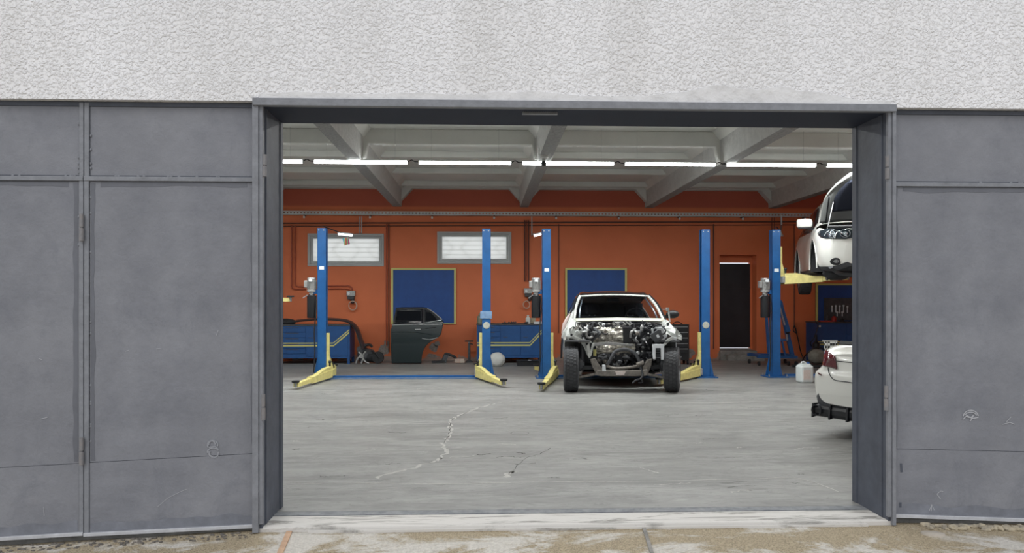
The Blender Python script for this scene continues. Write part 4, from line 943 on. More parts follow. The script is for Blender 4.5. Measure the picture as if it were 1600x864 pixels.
c = (X(1277, 16.9), 16.88, 0); t = tag(M().sphere((0, .0, .16), .19, 14, (1.25, .8, .9), .06, 4).build('bundled_sack', mat('dusty_sack', (.30, .29, .25), .9, var=.25, vscale=12, bump=.6), smooth=70), 'dusty grey sack under the arching hoses', 'sack'); t.location = c
t = thing('grease_gun', 'small black tool standing against the right workbench', 'tool', (X(1275, 17), 17.0, .0)); M().lathe([(0, 0), (.09, 0), (.08, .45), (.035, .50), (.02, .66), (0, .66)], (0, 0, 0), n=14).build('tool_body', BLK, t, smooth=40)
# tools on right board and bench
for i, (px, py, h) in enumerate(((1300, 483, .14), (1306, 483, .16), (1312, 484, .18), (1318, 483, .17), (1324, 484, .15), (1308, 491, .1), (1316, 491, .1))):
    c = P(px, py, WB - .07); t = thing('hanging_wrench', ['leftmost wrench on the upper row of the right tool board', 'second wrench of the upper row on the right board', 'third wrench of the upper row on the right board', 'fourth wrench of the upper row on the right board', 'rightmost wrench by the jamb on the right board', 'left short wrench of the lower row on the right board', 'right short wrench of the lower row on the right board'][i], 'wrench', c, 0, 'wrenches on the right tool board')
    M().beam((0, 0, -h / 2), (0, 0, h / 2), .018, .018).build('shank', PAPER, t); M().lathe([(0, -.015), (.02, -.015), (.02, .015), (0, .015)], (0, 0, h / 2), 'y', n=12).build('jaw', PAPER, t); M().cyl((0, 0, h / 2), (0, .02, h / 2), .006, n=6).build('hook_pin', STEEL, t)
t = tag(M().box(0, 1.2, -.02, .0, 0, .55).build('pegboard', DGREY), 'dark pegboard panel behind the wrenches', 'board'); t.location = (X(1286, WB), WB - .035, b3h + .02)
for px, r, h, lab, mt in ((1303, .055, .17, 'red oil can on the right workbench top', RED), (1293, .03, .2, 'slim dark spray can on the right workbench', DGREY), (1316, .04, .1, 'squat dark tin on the right workbench', BLKM)):
    t = thing('oil_can', lab, 'can', (X(px, 17.4), 17.4, b3h)); M().lathe([(0, 0), (r, 0), (r, h * .6), (r * .4, h * .8), (0, h * .8)], (0, 0, 0), n=16).build('can_body', mt, t, smooth=40); M().cyl((0, 0, h * .8), (0, 0, h), r * .25, n=8).build('spout', BLK, t)
t = tag(M().box(-.2, .1, -.06, .06, 0, .03).build('red_tray', RED), 'flat red tray on the right workbench top', 'tray'); t.location = (X(1293, 17.3), 17.3, b3h)

# ================================================================== CARS
def wheel(parent, x, y, z, Rr, wd, steer=0, side=1, rim_r=.23, rim_mat=ALLOY, n=96):
    """tyre with grooves and tread cuts; side=+1 -> outer face towards +x"""
    prof = []; h = wd / 2
    xs = [(-h * .98, rim_r), (-h, rim_r + (Rr - rim_r) * .5), (-h * .93, Rr * .955), (-h * .80, Rr * .988)]
    g = [(-.72, -.62), (-.30, -.22), (.22, .30), (.62, .72)]; last = -.80
    for a, b in g:
        xs += [(h * (a - .01), Rr), (h * a, Rr - .010), (h * b, Rr - .010), (h * (b + .01), Rr)]
    xs += [(h * .80, Rr * .988), (h * .93, Rr * .955), (h, rim_r + (Rr - rim_r) * .5), (h * .98, rim_r)]
    m = M(); vs = []; N = n * 2
    for j, (hx, r) in enumerate(xs):
        for k in range(N):
            a = 2 * math.pi * k / N; rr = r
            if 3 <= j <= len(xs) - 4 and (k + (j // 2)) % 3 == 0 and r > Rr - .005: rr = r - .012
            vs.append((hx, rr * math.cos(a), rr * math.sin(a)))
    K = len(xs); fs = [(j * N + k, j * N + (k + 1) % N, (j + 1) * N + (k + 1) % N, (j + 1) * N + k) for j in range(K - 1) for k in range(N)]
    m.add(vs, fs); ty = m.build('tyre', RUB, parent, smooth=35); ty.location = (x, y, z); ty.rotation_euler = (0, 0, steer)
    o = side * h; m = M(); m.lathe([(rim_r + .01, o * .98), (rim_r, o * .9), (rim_r * .93, o * .3), (rim_r * .93, -o * .9), (rim_r + .01, -o * .98)], (0, 0, 0), 'x', 40, cap=False); 
    for k in range(5):
        a = 2 * math.pi * k / 5; m.beam((o * .6, .04 * math.cos(a), .04 * math.sin(a)), (o * .75, rim_r * .95 * math.cos(a), rim_r * .95 * math.sin(a)), .03, .07)
    m.lathe([(0, o * .7), (.06, o * .68), (.06, o * .4), (0, o * .4)], (0, 0, 0), 'x', 20); m.build('rim', rim_mat, ty, smooth=40)
    M().lathe([(0, 0), (.15, 0), (.15, -o * .2), (0, -o * .2)], (0, 0, 0), 'x', 28).build('brake_disc', STEEL, ty, smooth=40)
    return ty
def crv(pts, n):
    m = len(pts) - 1; out = []
    for i in range(n + 1):
        t = i / n * m; k = min(int(t), m - 1); t -= k
        p0 = pts[max(k - 1, 0)]; p1 = pts[k]; p2 = pts[k + 1]; p3 = pts[min(k + 2, m)]
        out.append(tuple(.5 * (2 * b + (c_ - a) * t + (2 * a - 5 * b + 4 * c_ - d) * t * t + (3 * b - a - 3 * c_ + d) * t ** 3) for a, b, c_, d in zip(p0, p1, p2, p3)))
    return out
def car_loft(stations, NU, NV, classify, caps=(None, None)):
    """stations: (y, [(x, z)...]) half profiles from underside centre to roof centre; returns {key: MB}"""
    K = len(stations[0][1]); rows = []
    for y, pr in stations: rows.append([(a, y, b) for a, b in pr])
    cols = [crv([r[k] for r in rows], NU) for k in range(K)]     # along the car
    grid = []
    for u in range(NU + 1):
        half = crv([cols[k][u] for k in range(K)], NV)
        grid.append([(-p[0], p[1], p[2]) for p in half] + [half[i] for i in range(NV - 1, -1, -1)])
    W_ = len(grid[0]); out = {}; verts = [p for r in grid for p in r]; sel = {}
    for u in range(NU):
        for v in range(W_ - 1):
            c_ = [sum(grid[a][b][i] for a, b in ((u, v), (u + 1, v), (u + 1, v + 1), (u, v + 1))) / 4 for i in range(3)]
            vp = (v + .5) / NV * (K - 1); vp = vp if vp <= K - 1 else 2 * (K - 1) - vp
            key = classify(c_[0], c_[1], c_[2], vp)
            if key: sel.setdefault(key, []).append((u * W_ + v, (u + 1) * W_ + v, (u + 1) * W_ + v + 1, u * W_ + v + 1))
    for key, u in zip(caps, (0, NU)):
        if key:
            for v in range(NV): sel.setdefault(key, []).append((u * W_ + v, u * W_ + v + 1, u * W_ + W_ - 2 - v, u * W_ + W_ - 1 - v))
    for key, fc in sel.items():
        mp = {}; m = M()
        for f in fc:
            for i in f:
                if i not in mp: mp[i] = len(m.v); m.v.append(verts[i])
            m.f.append(tuple(mp[i] for i in f))
        out[key] = m
    global LAST_GRID
    LAST_GRID = grid
    return out

def pieces(m, small=24):
    """split a mesh into its connected pieces"""
    par = list(range(len(m.v)))
    def find(a):
        while par[a] != a: par[a] = par[par[a]]; a = par[a]
        return a
    for f in m.f:
        for i in f[1:]: par[find(i)] = find(f[0])
    gr_ = {}
    for f in m.f: gr_.setdefault(find(f[0]), []).append(f)
    big = [g_ for g_ in gr_.values() if len(g_) >= small] or [max(gr_.values(), key=len)]
    out = []
    for g_ in big:
        q_ = M(); mp = {}
        for f in g_:
            for i in f:
                if i not in mp: mp[i] = len(q_.v); q_.v.append(m.v[i])
            q_.f.append(tuple(mp[i] for i in f))
        out.append(q_)
    return out
def surf_y(grid, ymax=.75):
    pts = [p for r in grid for p in r if p[1] < ymax and p[2] > .2]
    def f(x, z):
        best = sorted(((p[0] - x) ** 2 + (p[2] - z) ** 2, p[1]) for p in pts)[:5]
        ws = [1 / (d + 1e-5) for d, _ in best]; return sum(w_ * y for w_, (_, y) in zip(ws, best)) / sum(ws)
    return f
def patch(name, mt, poly, fy_, parent, off=.008, cell=.035, thick=.01):
    bm = bmesh.new(); bm.faces.new([bm.verts.new((p[0], 0, p[1])) for p in poly])
    x0_, x1_ = min(p[0] for p in poly), max(p[0] for p in poly); z0_, z1_ = min(p[1] for p in poly), max(p[1] for p in poly)
    for i in range(1, int((x1_ - x0_) / cell) + 1): bmesh.ops.bisect_plane(bm, geom=bm.verts[:] + bm.edges[:] + bm.faces[:], plane_co=(x0_ + i * cell, 0, 0), plane_no=(1, 0, 0))
    for i in range(1, int((z1_ - z0_) / cell) + 1): bmesh.ops.bisect_plane(bm, geom=bm.verts[:] + bm.edges[:] + bm.faces[:], plane_co=(0, 0, z0_ + i * cell), plane_no=(0, 0, 1))
    for v in bm.verts: v.co.y = fy_(v.co.x, v.co.z) - off
    me = bpy.data.meshes.new(name); bm.to_mesh(me); bm.free(); me.materials.append(mt); o = bpy.data.objects.new(name, me); COL.objects.link(o); o.parent = parent
    for p in me.polygons: p.use_smooth = True
    md = o.modifiers.new('s', 'SOLIDIFY'); md.thickness = thick; md.offset = 0
    return o
# ---------------------------------------------------- white sedan boot at the right edge
SR = R(-60.6); cx0, cy0 = 3.70, 8.02
xd = Vector((math.cos(SR), math.sin(SR), 0)); yd = Vector((-math.sin(SR), math.cos(SR), 0))
SO = Vector((cx0, cy0, 0)) + xd * .86 - yd * .16
t = thing('white_sedan', 'white saloon car parked at the right jamb, only its boot and left tail light showing', 'car', SO, SR)
st = [(0.00, [(0, .34), (.55, .35), (.70, .38), (.76, .48), (.77, .64), (.69, .72), (.61, .86), (.34, .90), (0, .905)]),
      (0.05, [(0, .24), (.62, .25), (.76, .30), (.82, .45), (.83, .65), (.75, .735), (.66, .88), (.36, .925), (0, .93)]),
      (0.18, [(0, .20), (.72, .21), (.85, .28), (.895, .45), (.90, .65), (.82, .755), (.755, .93), (.42, .985), (0, .99)]),
      (0.45, [(0, .18), (.78, .19), (.90, .28), (.93, .48), (.93, .68), (.885, .80), (.78, .965), (.42, 1.01), (0, 1.015)]),
      (0.80, [(0, .18), (.80, .19), (.91, .28), (.935, .50), (.935, .72), (.90, .92), (.72, 1.03), (.42, 1.07), (0, 1.08)]),
      (1.50, [(0, .18), (.82, .19), (.92, .26), (.94, .50), (.93, .74), (.88, .98), (.66, 1.32), (.40, 1.39), (0, 1.41)]),
      (2.40, [(0, .18), (.82, .19), (.92, .26), (.94, .50), (.93, .74), (.88, .98), (.64, 1.38), (.40, 1.45), (0, 1.46)]),
      (3.00, [(0, .18), (.82, .19), (.92, .26), (.94, .50), (.93, .74), (.87, .96), (.66, 1.22), (.42, 1.28), (0, 1.30)]),
      (3.60, [(0, .18), (.80, .19), (.91, .28), (.93, .48), (.92, .68), (.86, .86), (.66, .97), (.40, 1.0), (0, 1.02)]),
      (4.45, [(0, .20), (.72, .22), (.86, .28), (.89, .44), (.88, .58), (.80, .72), (.62, .82), (.40, .86), (0, .88)]),
      (4.85, [(0, .28), (.40, .29), (.52, .32), (.56, .42), (.56, .50), (.50, .58), (.38, .64), (.24, .66), (0, .67)])]
def cls(x, y, z, vp):
    for ya in (1.02, 3.98):
        if abs(x) > .72 and (y - ya) ** 2 + (z - .33) ** 2 < .37 ** 2: return None
    ax = abs(x)
    if vp < 1.2: return 'underside'
    if y < .55 and vp < 2.75: return 'rear_diffuser'
    if .98 < y < 3.5 and vp > 5.12 and z > 1.0 and ax > .58: return 'side_glass' if z < 1.36 else 'body_shell'
    if (.85 < y < 1.45 or 2.75 < y < 3.45) and vp > 6.2: return 'screen_glass'
    return 'body_shell'
parts = car_loft(st, 170, 60, cls, ('body_shell', 'body_shell'))
sy = surf_y(LAST_GRID, .9)
mats = {'body_shell': WPAINT, 'underside': BLKM, 'rear_diffuser': DGREY, 'tail_light': REDL, 'reflector': REDL, 'side_glass': GLASSD, 'screen_glass': GLASSD}
for k_, mm_ in parts.items():
    for m in pieces(mm_): m.build(k_, mats[k_], t, smooth=50)
for xx, yy, sd in ((-.80, 1.02, -1), (.80, 1.02, 1), (-.80, 3.98, -1), (.80, 3.98, 1)): wheel(t, xx, yy, .33, .33, .22, side=sd, n=40)
# bumper ledge groove, boot lid seam, plate, splitter fins
def on_rear(x, z):   # approx. rear surface y for the loft
    ax = abs(x); base = .012 + .10 * max(0, (ax - .5) / .4) ** 2 + (.06 * max(0, (z - .6) / .4) ** 1.5) + (.03 if z < .4 else 0); return base
def sp(px, py, yl=.12):
    for _ in range(6): q_ = LP(SO, SR, px, py, yl); yl = .5 * yl + .5 * sy(q_.x, q_.z)
    return (q_.x, q_.z)
tlp = [sp(1292.4, 545), sp(1299, 550), sp(1306.3, 556.5), sp(1307.8, 566), sp(1309, 577), sp(1298, 573.5), sp(1288.2, 570.8), sp(1289.5, 559)]
patch('tail_light', REDL, tlp, sy, t, .012); patch('tail_light', REDL, [(-a_, b_) for a_, b_ in tlp][::-1], sy, t, .012)
rfl = [sp(1280, 581.5), sp(1285, 585), sp(1285, 587), sp(1280, 584)]
patch('reflector', REDL, rfl, sy, t, .01); patch('reflector', REDL, [(-a_, b_) for a_, b_ in rfl][::-1], sy, t, .01)
for nm_, pl_ in (('boot_lid_seam', ((1294.5, 574), (1295.5, 581), (1298, 587), (1304, 593.5), (1314, 595.5), (1326, 597), (1340, 600))), ('boot_crease', ((1308.5, 564), (1324, 565.5), (1340, 567)))):
    V = [sp(*q_) for q_ in pl_]; M().tube(crom([(a_, sy(a_, b_) - .003, b_) for a_, b_ in V], 4), .005, 6).build(nm_, DGREY, t)
m = M(); m.box(-.84, .84, -.01, .25, .20, .33); m.build('splitter', BLK, t, bevel=.04)
for i in range(9):
    x = -.82 + i * .205; M().prism([(-.035, .19), (.10, .21), (.10, .34), (-.02, .34)], x, x + .022, 'x').build('splitter_fin', BLK, t, bevel=.004)
M().lathe([(.055, 0), (.06, -.0), (.06, .12), (.05, .12), (.05, .01)], (-.76, -.035, .27), 'y', 20, cap=False).build('exhaust_tip', DGREY, t, smooth=40)
pl = M().box(-.26, .26, -.045, .02, .655, .765).build('licence_plate', PAPER, t, bevel=.004)
m = M(); m.box(-.252, .252, -.0465, -.045, .661, .665); m.box(-.252, .252, -.0465, -.045, .755, .759); m.box(-.252, -.248, -.0465, -.045, .665, .755); m.box(.248, .252, -.0465, -.045, .665, .755)
for i, xx in enumerate((-.21, -.165, -.10, -.055, -.01, .06, .105, .15)):
    m.box(xx, xx + .006, -.0465, -.045, .68, .74); m.box(xx, xx + .028, -.0465, -.045, .734, .74); 
    if i % 2: m.box(xx + .022, xx + .028, -.0465, -.045, .68, .74)
    else: m.box(xx, xx + .028, -.0465, -.045, .70, .706)
m.build('plate_characters', BLK, pl)
m = M(); m.add([(-.60, .13, .985), (.60, .13, .985), (.60, .17, 1.015), (-.60, .17, 1.015)], [(0, 1, 2, 3)]); m.build('boot_lip', BLKM, t, solid=.015)
# chequered cloth on boot corner: thing
t2 = thing('chequered_cloth', 'black and white chequered cloth hanging over a stand behind the white car boot', 'cloth', (X(1288, 9.6), 9.6, 0))
vs = [(i * .028, .012 * math.sin(i * 1.7) , .63 + j * .035) for j in range(9) for i in range(7)]
m = M(); m.add(vs, [(j * 7 + i, j * 7 + i + 1, (j + 1) * 7 + i + 1, (j + 1) * 7 + i) for j in range(8) for i in range(6)]); m.build('cloth', CHEQ, t2, smooth=60, solid=.006)
m = M(); m.cyl((.09, .03, 0), (.09, .03, .92), .014, n=10); m.beam((-.01, .03, .92), (.19, .03, .92), .02, .02); m.lathe([(0, 0), (.14, 0), (.14, .02), (0, .03)], (.09, .03, 0), n=16); m.build('stand', STEEL, t2)

# ---------------------------------------------------- white off-roader on the lift
VR = R(-18); VO = Vector((6.42, 11.68, 1.70))
t = thing('white_offroader', 'white off-road car raised high on the right lift, bonnet open', 'car', VO, VR)
st = [(0.00, [(0, .34), (.36, .35), (.50, .38), (.55, .46), (.55, .54), (.54, .62), (.50, .68), (.30, .70), (0, .70)]),
      (0.07, [(0, .26), (.58, .27), (.70, .31), (.75, .45), (.76, .58), (.74, .74), (.68, .88), (.36, .93), (0, .94)]),
      (0.25, [(0, .24), (.66, .25), (.82, .31), (.88, .46), (.89, .64), (.87, .82), (.79, .98), (.44, 1.02), (0, 1.03)]),
      (0.60, [(0, .24), (.74, .25), (.90, .32), (.94, .50), (.945, .70), (.93, .90), (.82, 1.03), (.44, 1.06), (0, 1.07)]),
      (1.15, [(0, .24), (.76, .25), (.91, .32), (.94, .52), (.945, .72), (.93, .92), (.80, 1.08), (.44, 1.12), (0, 1.13)]),
      (1.90, [(0, .24), (.78, .25), (.90, .32), (.93, .52), (.93, .76), (.90, 1.00), (.68, 1.52), (.42, 1.60), (0, 1.62)]),
      (2.60, [(0, .24), (.78, .25), (.90, .32), (.93, .52), (.93, .76), (.90, 1.02), (.66, 1.60), (.42, 1.68), (0, 1.70)]),
      (3.70, [(0, .24), (.78, .25), (.92, .34), (.955, .56), (.955, .80), (.91, 1.05), (.66, 1.56), (.42, 1.64), (0, 1.66)]),
      (4.45, [(0, .28), (.70, .29), (.86, .36), (.90, .58), (.89, .82), (.84, 1.06), (.64, 1.40), (.40, 1.48), (0, 1.50)]),
      (4.65, [(0, .40), (.50, .42), (.62, .48), (.66, .60), (.66, .76), (.62, .92), (.50, 1.06), (.30, 1.10), (0, 1.12)])]
def cls(x, y, z, vp):
    ax = abs(x)
    for ya in (.93, 3.62):
        if ax > .70 and (y - ya) ** 2 + (z - .36) ** 2 < .47 ** 2: return None
    if vp < 1.1: return 'underside'
    if y < 1.20 and vp > 5.75 and z > .7 and y > .10: return None       # bonnet is open
    if 1.35 < y < 4.2 and 5.12 < vp < 5.93 and z > 1.05: return 'pillar' if any(abs(y - q_) < .045 for q_ in (2.45, 3.45)) else 'side_glass'
    if 1.25 < y < 1.88 and vp > 6.15: return 'windscreen'
    if vp < 2.15: return 'sill_cladding'
    return 'body_shell'
parts = car_loft(st, 170, 60, cls, ('body_shell', 'body_shell'))
vy = surf_y(LAST_GRID, .7)
mats = {'body_shell': WPAINT, 'underside': BLKM, 'headlight_surround': LENSD, 'grille': BLKM, 'side_glass': GLASSD, 'windscreen': GLASSD, 'sill_cladding': DGREY, 'pillar': BLK}
for k_, mm_ in parts.items():
    for m in pieces(mm_): m.build(k_, mats[k_], t, smooth=50)
patch('grille', BLKM, [(-.28, .52), (.28, .52), (.33, .72), (-.33, .72)], vy, t, .012)
for s_ in (-1, 1):
    def vp_(px, py, yl=.12): q_ = LP(VO, VR, px, py, yl); return (s_ * -q_.x, q_.z)
    hl = [vp_(*q_) for q_ in ((1281.8, 362), (1284, 358.5), (1292, 357.3), (1306, 357.2), (1322, 358), (1331, 360), (1333, 366), (1331, 372), (1320, 374.2), (1304, 373.8), (1290, 372.6), (1284.5, 370), (1282.3, 366))]
    patch('headlight_surround', LENSD, hl if s_ < 0 else hl, vy, t, .012)
    for (hx, hyp, r_) in ((1300.5, 365.5, .075), (1319, 365.5, .075)):
        c_ = vp_(hx, hyp); yy = vy(c_[0], c_[1]) - .03
        M().tube([(c_[0] + r_ * math.cos(2 * math.pi * k / 24), yy + .25 * r_ * abs(math.cos(2 * math.pi * k / 24)) * 0, c_[1] + r_ * .85 * math.sin(2 * math.pi * k / 24)) for k in range(25)], .009, 6).build('headlight_ring', LENS, t, smooth=60)
        M().sphere((c_[0], yy + .01, c_[1]), .045, 14, (1, .5, .85)).build('headlight_lens', LENS, t, smooth=80)
    for stp in (((1289, 368), (1293, 362), (1300, 361), (1303, 366), (1300, 373)), ((1303, 373), (1305, 366), (1310, 361), (1315, 366), (1322, 370))):
        V = [Vector((vp_(*q_)[0], vy(*vp_(*q_)) - .02, vp_(*q_)[1])) for q_ in stp]; M().tube(crom(V, 5), .008, 6).build('headlight_strip', PAPER, t, smooth=60)
    fc = vp_(1306, 408.5, .06); fyy = vy(fc[0], fc[1])
    o = M().lathe([(0, -.008), (.06, -.008), (.085, -.004), (.09, .012), (.09, .04), (0, .04)], (0, 0, 0), 'y', 26).build('fog_lamp', BLK, t, smooth=40); o.location = (fc[0], fyy - .012, fc[1]); o.scale = (1, 1, .68)
    M().lathe([(0, -.014), (.04, -.012), (.045, -.004), (0, -.004)], (0, 0, 0), 'y', 20).build('fog_lens', STEEL, o, smooth=40)
    for dx_ in (-.05, -.02, .02, .05): M().obox((dx_, -.012, 0), (.006, .01, .11)).build('fog_rib', DGREY, o)
    # mirror
    m = M(); vs = []
    for j, (u_, sc2) in enumerate(((-.14, .62), (-.125, .86), (-.06, 1.0), (.04, 1.0), (.10, .92), (.125, .55))):
        for k in range(16):
            a_ = 2 * math.pi * k / 16; ca, sa = math.cos(a_), math.sin(a_); q_ = lambda v: math.copysign(abs(v) ** .6, v)
            vs.append((s_ * (1.02 - u_), 1.42 + .07 * sc2 * q_(ca), 1.17 + .085 * sc2 * q_(sa) - .0))
    m.add(vs, [(j * 16 + k, j * 16 + (k + 1) % 16, (j + 1) * 16 + (k + 1) % 16, (j + 1) * 16 + k) for j in range(5) for k in range(16)] + [tuple(range(16)), tuple(range(95, 79, -1))]); mi = m.build('wing_mirror', WPAINT, t, smooth=75)
    M().obox((s_ * 1.03, 1.42, 1.085), (.20, .1, .03)).build('mirror_base', BLK, mi, bevel=.01); M().beam((s_ * .98, 1.43, 1.09), (s_ * .86, 1.45, 1.06), .06, .04).build('mirror_arm', BLK, mi)
    # arch lip & inner arch
    for ya in (.93, 3.62):
        wxf = (lambda y_: .80 + .14 * min(1, max(0, (y_ - .05) / .5)) ** .5) if ya < 2 else (lambda y_: .945)
        pts = [(s_ * wxf(ya + .475 * math.cos(R(a))), ya + .475 * math.cos(R(a)), .36 + .475 * math.sin(R(a))) for a in range(-6, 187, 8)]
        M().tube(pts, .014, 6).build('arch_lip', WPAINT, t, smooth=60)
        m = M(); prof = [(.42, ya, .36)]
        vs = []; 
        for a in range(-10, 191, 10):
            cy_, sz_ = ya + .48 * math.cos(R(a)), .36 + .48 * math.sin(R(a)); vs += [(s_ * .55, cy_, sz_), (s_ * (min(.93, .78 + .14 * min(1, max(0, (cy_ - .05) / .5)) ** .5)), cy_, sz_)]
        m.add(vs, [(2 * i, 2 * i + 1, 2 * i + 3, 2 * i + 2) for i in range(len(vs) // 2 - 1)]); m.build('arch_liner', BLKM, t)
for xx, yy, sd in ((-.80, 3.62, -1), (.80, 3.62, 1), (.80, .90, 1)): wheel(t, xx, yy, .24, .36, .235, side=sd, n=40)
# front left hub without wheel
m = M(); m.lathe([(0, 0), (.15, 0), (.15, .03), (.08, .05), (.06, .10), (0, .10)], (-.72, .90, .26), 'x', 28); m.build('bare_brake_disc', DGREY, t, smooth=40)
M().sphere((-.60, .62, .22), .17, 14, (1.3, 1, .7), .1, 2).build('suspension', BLKM, t, smooth=60)
M().beam((-.7, .9, .22), (-.2, .9, .20), .08, .06).build('wishbone', DGREY, t); M().tube(crom([(-.75, .1, .32), (-.6, .25, .22), (-.4, .3, .2), (0, .3, .2)], 5), .045, 8).build('under_tray_pipe', DGREY, t)
for s_ in (-1, 1): M().box(min(s_ * .80, s_ * .60), max(s_ * .80, s_ * .60), 1.5, 3.0, .17, .25).build('chassis_rail', BLKM, t)
# engine bay and raised bonnet
M().box(-.78, .78, .14, 1.2, .55, .80).build('engine_block', BLKM, t); q = random.Random(2)
M().box(-.42, .42, .45, .95, .80, .98).build('engine_cover', DGREY, t, bevel=.03); M().box(-.74, -.48, .5, .9, .8, 1.0).build('battery_box', BLK, t, bevel=.02)
M().tube(crom([(-.6, .3, .9), (-.3, .25, 1.0), (.1, .3, .98), (.4, .4, .9)], 5), .035, 8).build('intake_hose', BLK, t)
M().tube([(-.80, .1, .97), (-.3, .03, .96), (.3, .03, .96), (.8, .1, .97)], .03, 6).build('slam_panel', BLKM, t)
hz0 = Vector((0, 1.15, 1.13)); ang = R(44); L = 1.02
def hp(x, l, d=0): return (x, 1.15 - l * math.cos(ang) + d * math.sin(ang), 1.13 + l * math.sin(ang) + d * math.cos(ang))
def hw_(l): u_ = l / L; return .80 - .05 * u_ - .34 * max(0, (u_ - .45) / .55) ** 2
def bonnet(ins, d, name, mt, th_, l0=0, l1=L):
    vs = []; N = 16
    for i in range(N + 1):
        l = l0 + (l1 - l0) * i / N; wq = hw_(l) - ins
        for k in range(13): x = -wq + 2 * wq * k / 12; vs.append(hp(x, l + .05 * (1 - (x / .8) ** 2) * (l / L), d + .05 * (1 - (x / .8) ** 2)))
    m = M(); m.add(vs, [(i * 13 + k, i * 13 + k + 1, (i + 1) * 13 + k + 1, (i + 1) * 13 + k) for i in range(N) for k in range(12)]); return m.build(name, mt, t, smooth=60, solid=th_)
bn = bonnet(0, .02, 'open_bonnet', mat('grey_underside_of_bonnet', (.26, .27, .265), .5), .015)
bonnet(.16, -.005, 'bonnet_insulation_pad', mat('dark_blue_felt', (.012, .016, .03), .9), .02, .25, L - .14)
M().tube([hp(-hw_(l) + .01, l, .03) for l in [L * i / 12 for i in range(13)]], .014, 6).build('bonnet_edge', WPAINT, t, smooth=60)
M().tube([hp(-.70, l, -.01) for l in (0.02, .3, .6)], .012, 6).build('bonnet_strut', BLK, t); M().tube([hp(-.62, .5, -.01), (-.72, .75, 1.0)], .012, 6).build('bonnet_strut', STEEL, t)

# ---------------------------------------------------- stripped white car on the floor
CR = R(-5.5)
CO = Vector((2.21, 11.72, 0))
t = thing('stripped_car', 'stripped white car without bonnet and front wings, engine bay open, on its wheels', 'car', CO, CR)
def c3(px, py, yl): return LP(CO, CR, px, py, yl)
RW = .36
pL = c3(892, 577, 0); pR = c3(1051, 577, 0)
wheel(t, pL.x, 0, RW, RW, .235, 0, -1, n=60); wheel(t, pR.x, .05, RW, RW, .235, R(-13), 1, n=60)
wheel(t, pL.x + .03, 2.72, RW, RW, .22, 0, -1, n=30); wheel(t, pR.x - .03, 2.72, RW, RW, .22, 0, 1, n=30)
# rear body shell: from the cowl back
st = [(0.72, [(0, .25), (.70, .25), (.84, .30), (.88, .50), (.89, .75), (.87, .92), (.82, 1.03), (.50, 1.08), (0, 1.10)]),
      (0.95, [(0, .22), (.74, .22), (.88, .30), (.92, .52), (.93, .78), (.90, .96), (.80, 1.10), (.50, 1.15), (0, 1.17)]),
      (1.62, [(0, .20), (.76, .20), (.89, .28), (.92, .52), (.93, .80), (.90, 1.00), (.655, 1.50), (.42, 1.555), (0, 1.575)]),
      (2.30, [(0, .20), (.76, .20), (.89, .28), (.92, .52), (.93, .80), (.90, 1.02), (.65, 1.55), (.42, 1.60), (0, 1.62)]),
      (3.10, [(0, .20), (.76, .20), (.90, .30), (.93, .54), (.93, .82), (.88, 1.04), (.62, 1.46), (.40, 1.52), (0, 1.54)]),
      (3.70, [(0, .24), (.66, .25), (.82, .34), (.86, .56), (.86, .82), (.80, 1.02), (.60, 1.18), (.38, 1.22), (0, 1.23)]),
      (3.95, [(0, .34), (.50, .35), (.62, .40), (.66, .58), (.66, .78), (.62, .92), (.50, 1.0), (.30, 1.03), (0, 1.04)])]
def cls(x, y, z, vp):
    ax = abs(x)
    if ax > .7 and (y - 2.72) ** 2 + (z - .36) ** 2 < .42 ** 2: return None
    if y < .80 and vp > 6: return None
    if .93 < y < 1.56 and vp > 5.9: return None            # windscreen opening
    if 1.0 < y < 3.2 and 5.1 < vp < 5.9 and z > 1.04: return None if not abs(y - 2.2) < .05 else 'pillar'
    if vp > 5.9: return 'roof_panel' if y > 1.4 else 'cowl_panel'
    if vp < 1.05: return 'floor_pan'
    return 'side_panel'
parts = car_loft(st, 120, 56, cls)
mats = {'roof_panel': ROOFP, 'cowl_panel': WRAW, 'side_panel': WPAINT, 'floor_pan': BLKM, 'pillar': BLK}
for k_, mm_ in parts.items():
    for m in pieces(mm_): m.build(k_, mats[k_], t, smooth=50, solid=.012 if k_ != 'floor_pan' else 0)
# A-pillars, header, cowl
tl, tr_ = c3(906, 463, 1.55), c3(1013, 463, 1.55); bl, br = c3(897, 499, .93), c3(1036, 499, .93)
for a, b, s_ in ((bl, tl, -1), (br, tr_, 1)):
    M().tube(crom([a + Vector((s_ * .03, -.08, -.06)), a, a.lerp(b, .5) + Vector((s_ * .012, 0, .03)), b], 5), .024, 8).build('front_pillar', WRAW, t, smooth=60)
    M().tube(crom([a + Vector((-s_ * .09, .06, .02)), a.lerp(b, .35) + Vector((-s_ * .07, .06, .02)), a.lerp(b, .6) + Vector((-s_ * .06, .07, .0)), b + Vector((-s_ * .05, .07, -.03))], 5), .014, 6).build('pillar_wiring', PAPER, t, smooth=60)
    M().tube(crom([a + Vector((s_ * .05, .0, -.03)), a.lerp(b, .5) + Vector((s_ * .055, .06, .04)), b + Vector((s_ * .02, .05, .02))], 5), .022, 6).build('black_pillar_edge', BLK, t, smooth=60)
M().tube(crom([tl, tl.lerp(tr_, .5) + Vector((0, -.05, .025)), tr_], 8), .018, 8).build('windscreen_header', WRAW, t, smooth=60)
vs = []; 
for i in range(21):
    u_ = i / 20; base = bl.lerp(br, u_); bow = -.16 * (1 - (2 * u_ - 1) ** 2)
    for dy_, dz in ((.02, .012), (-.03, .008), (-.07, -.004), (-.09, -.022), (-.085, -.04)): vs.append((base.x, base.y + bow + dy_, base.z + .012 * (1 - (2 * u_ - 1) ** 2) + dz))
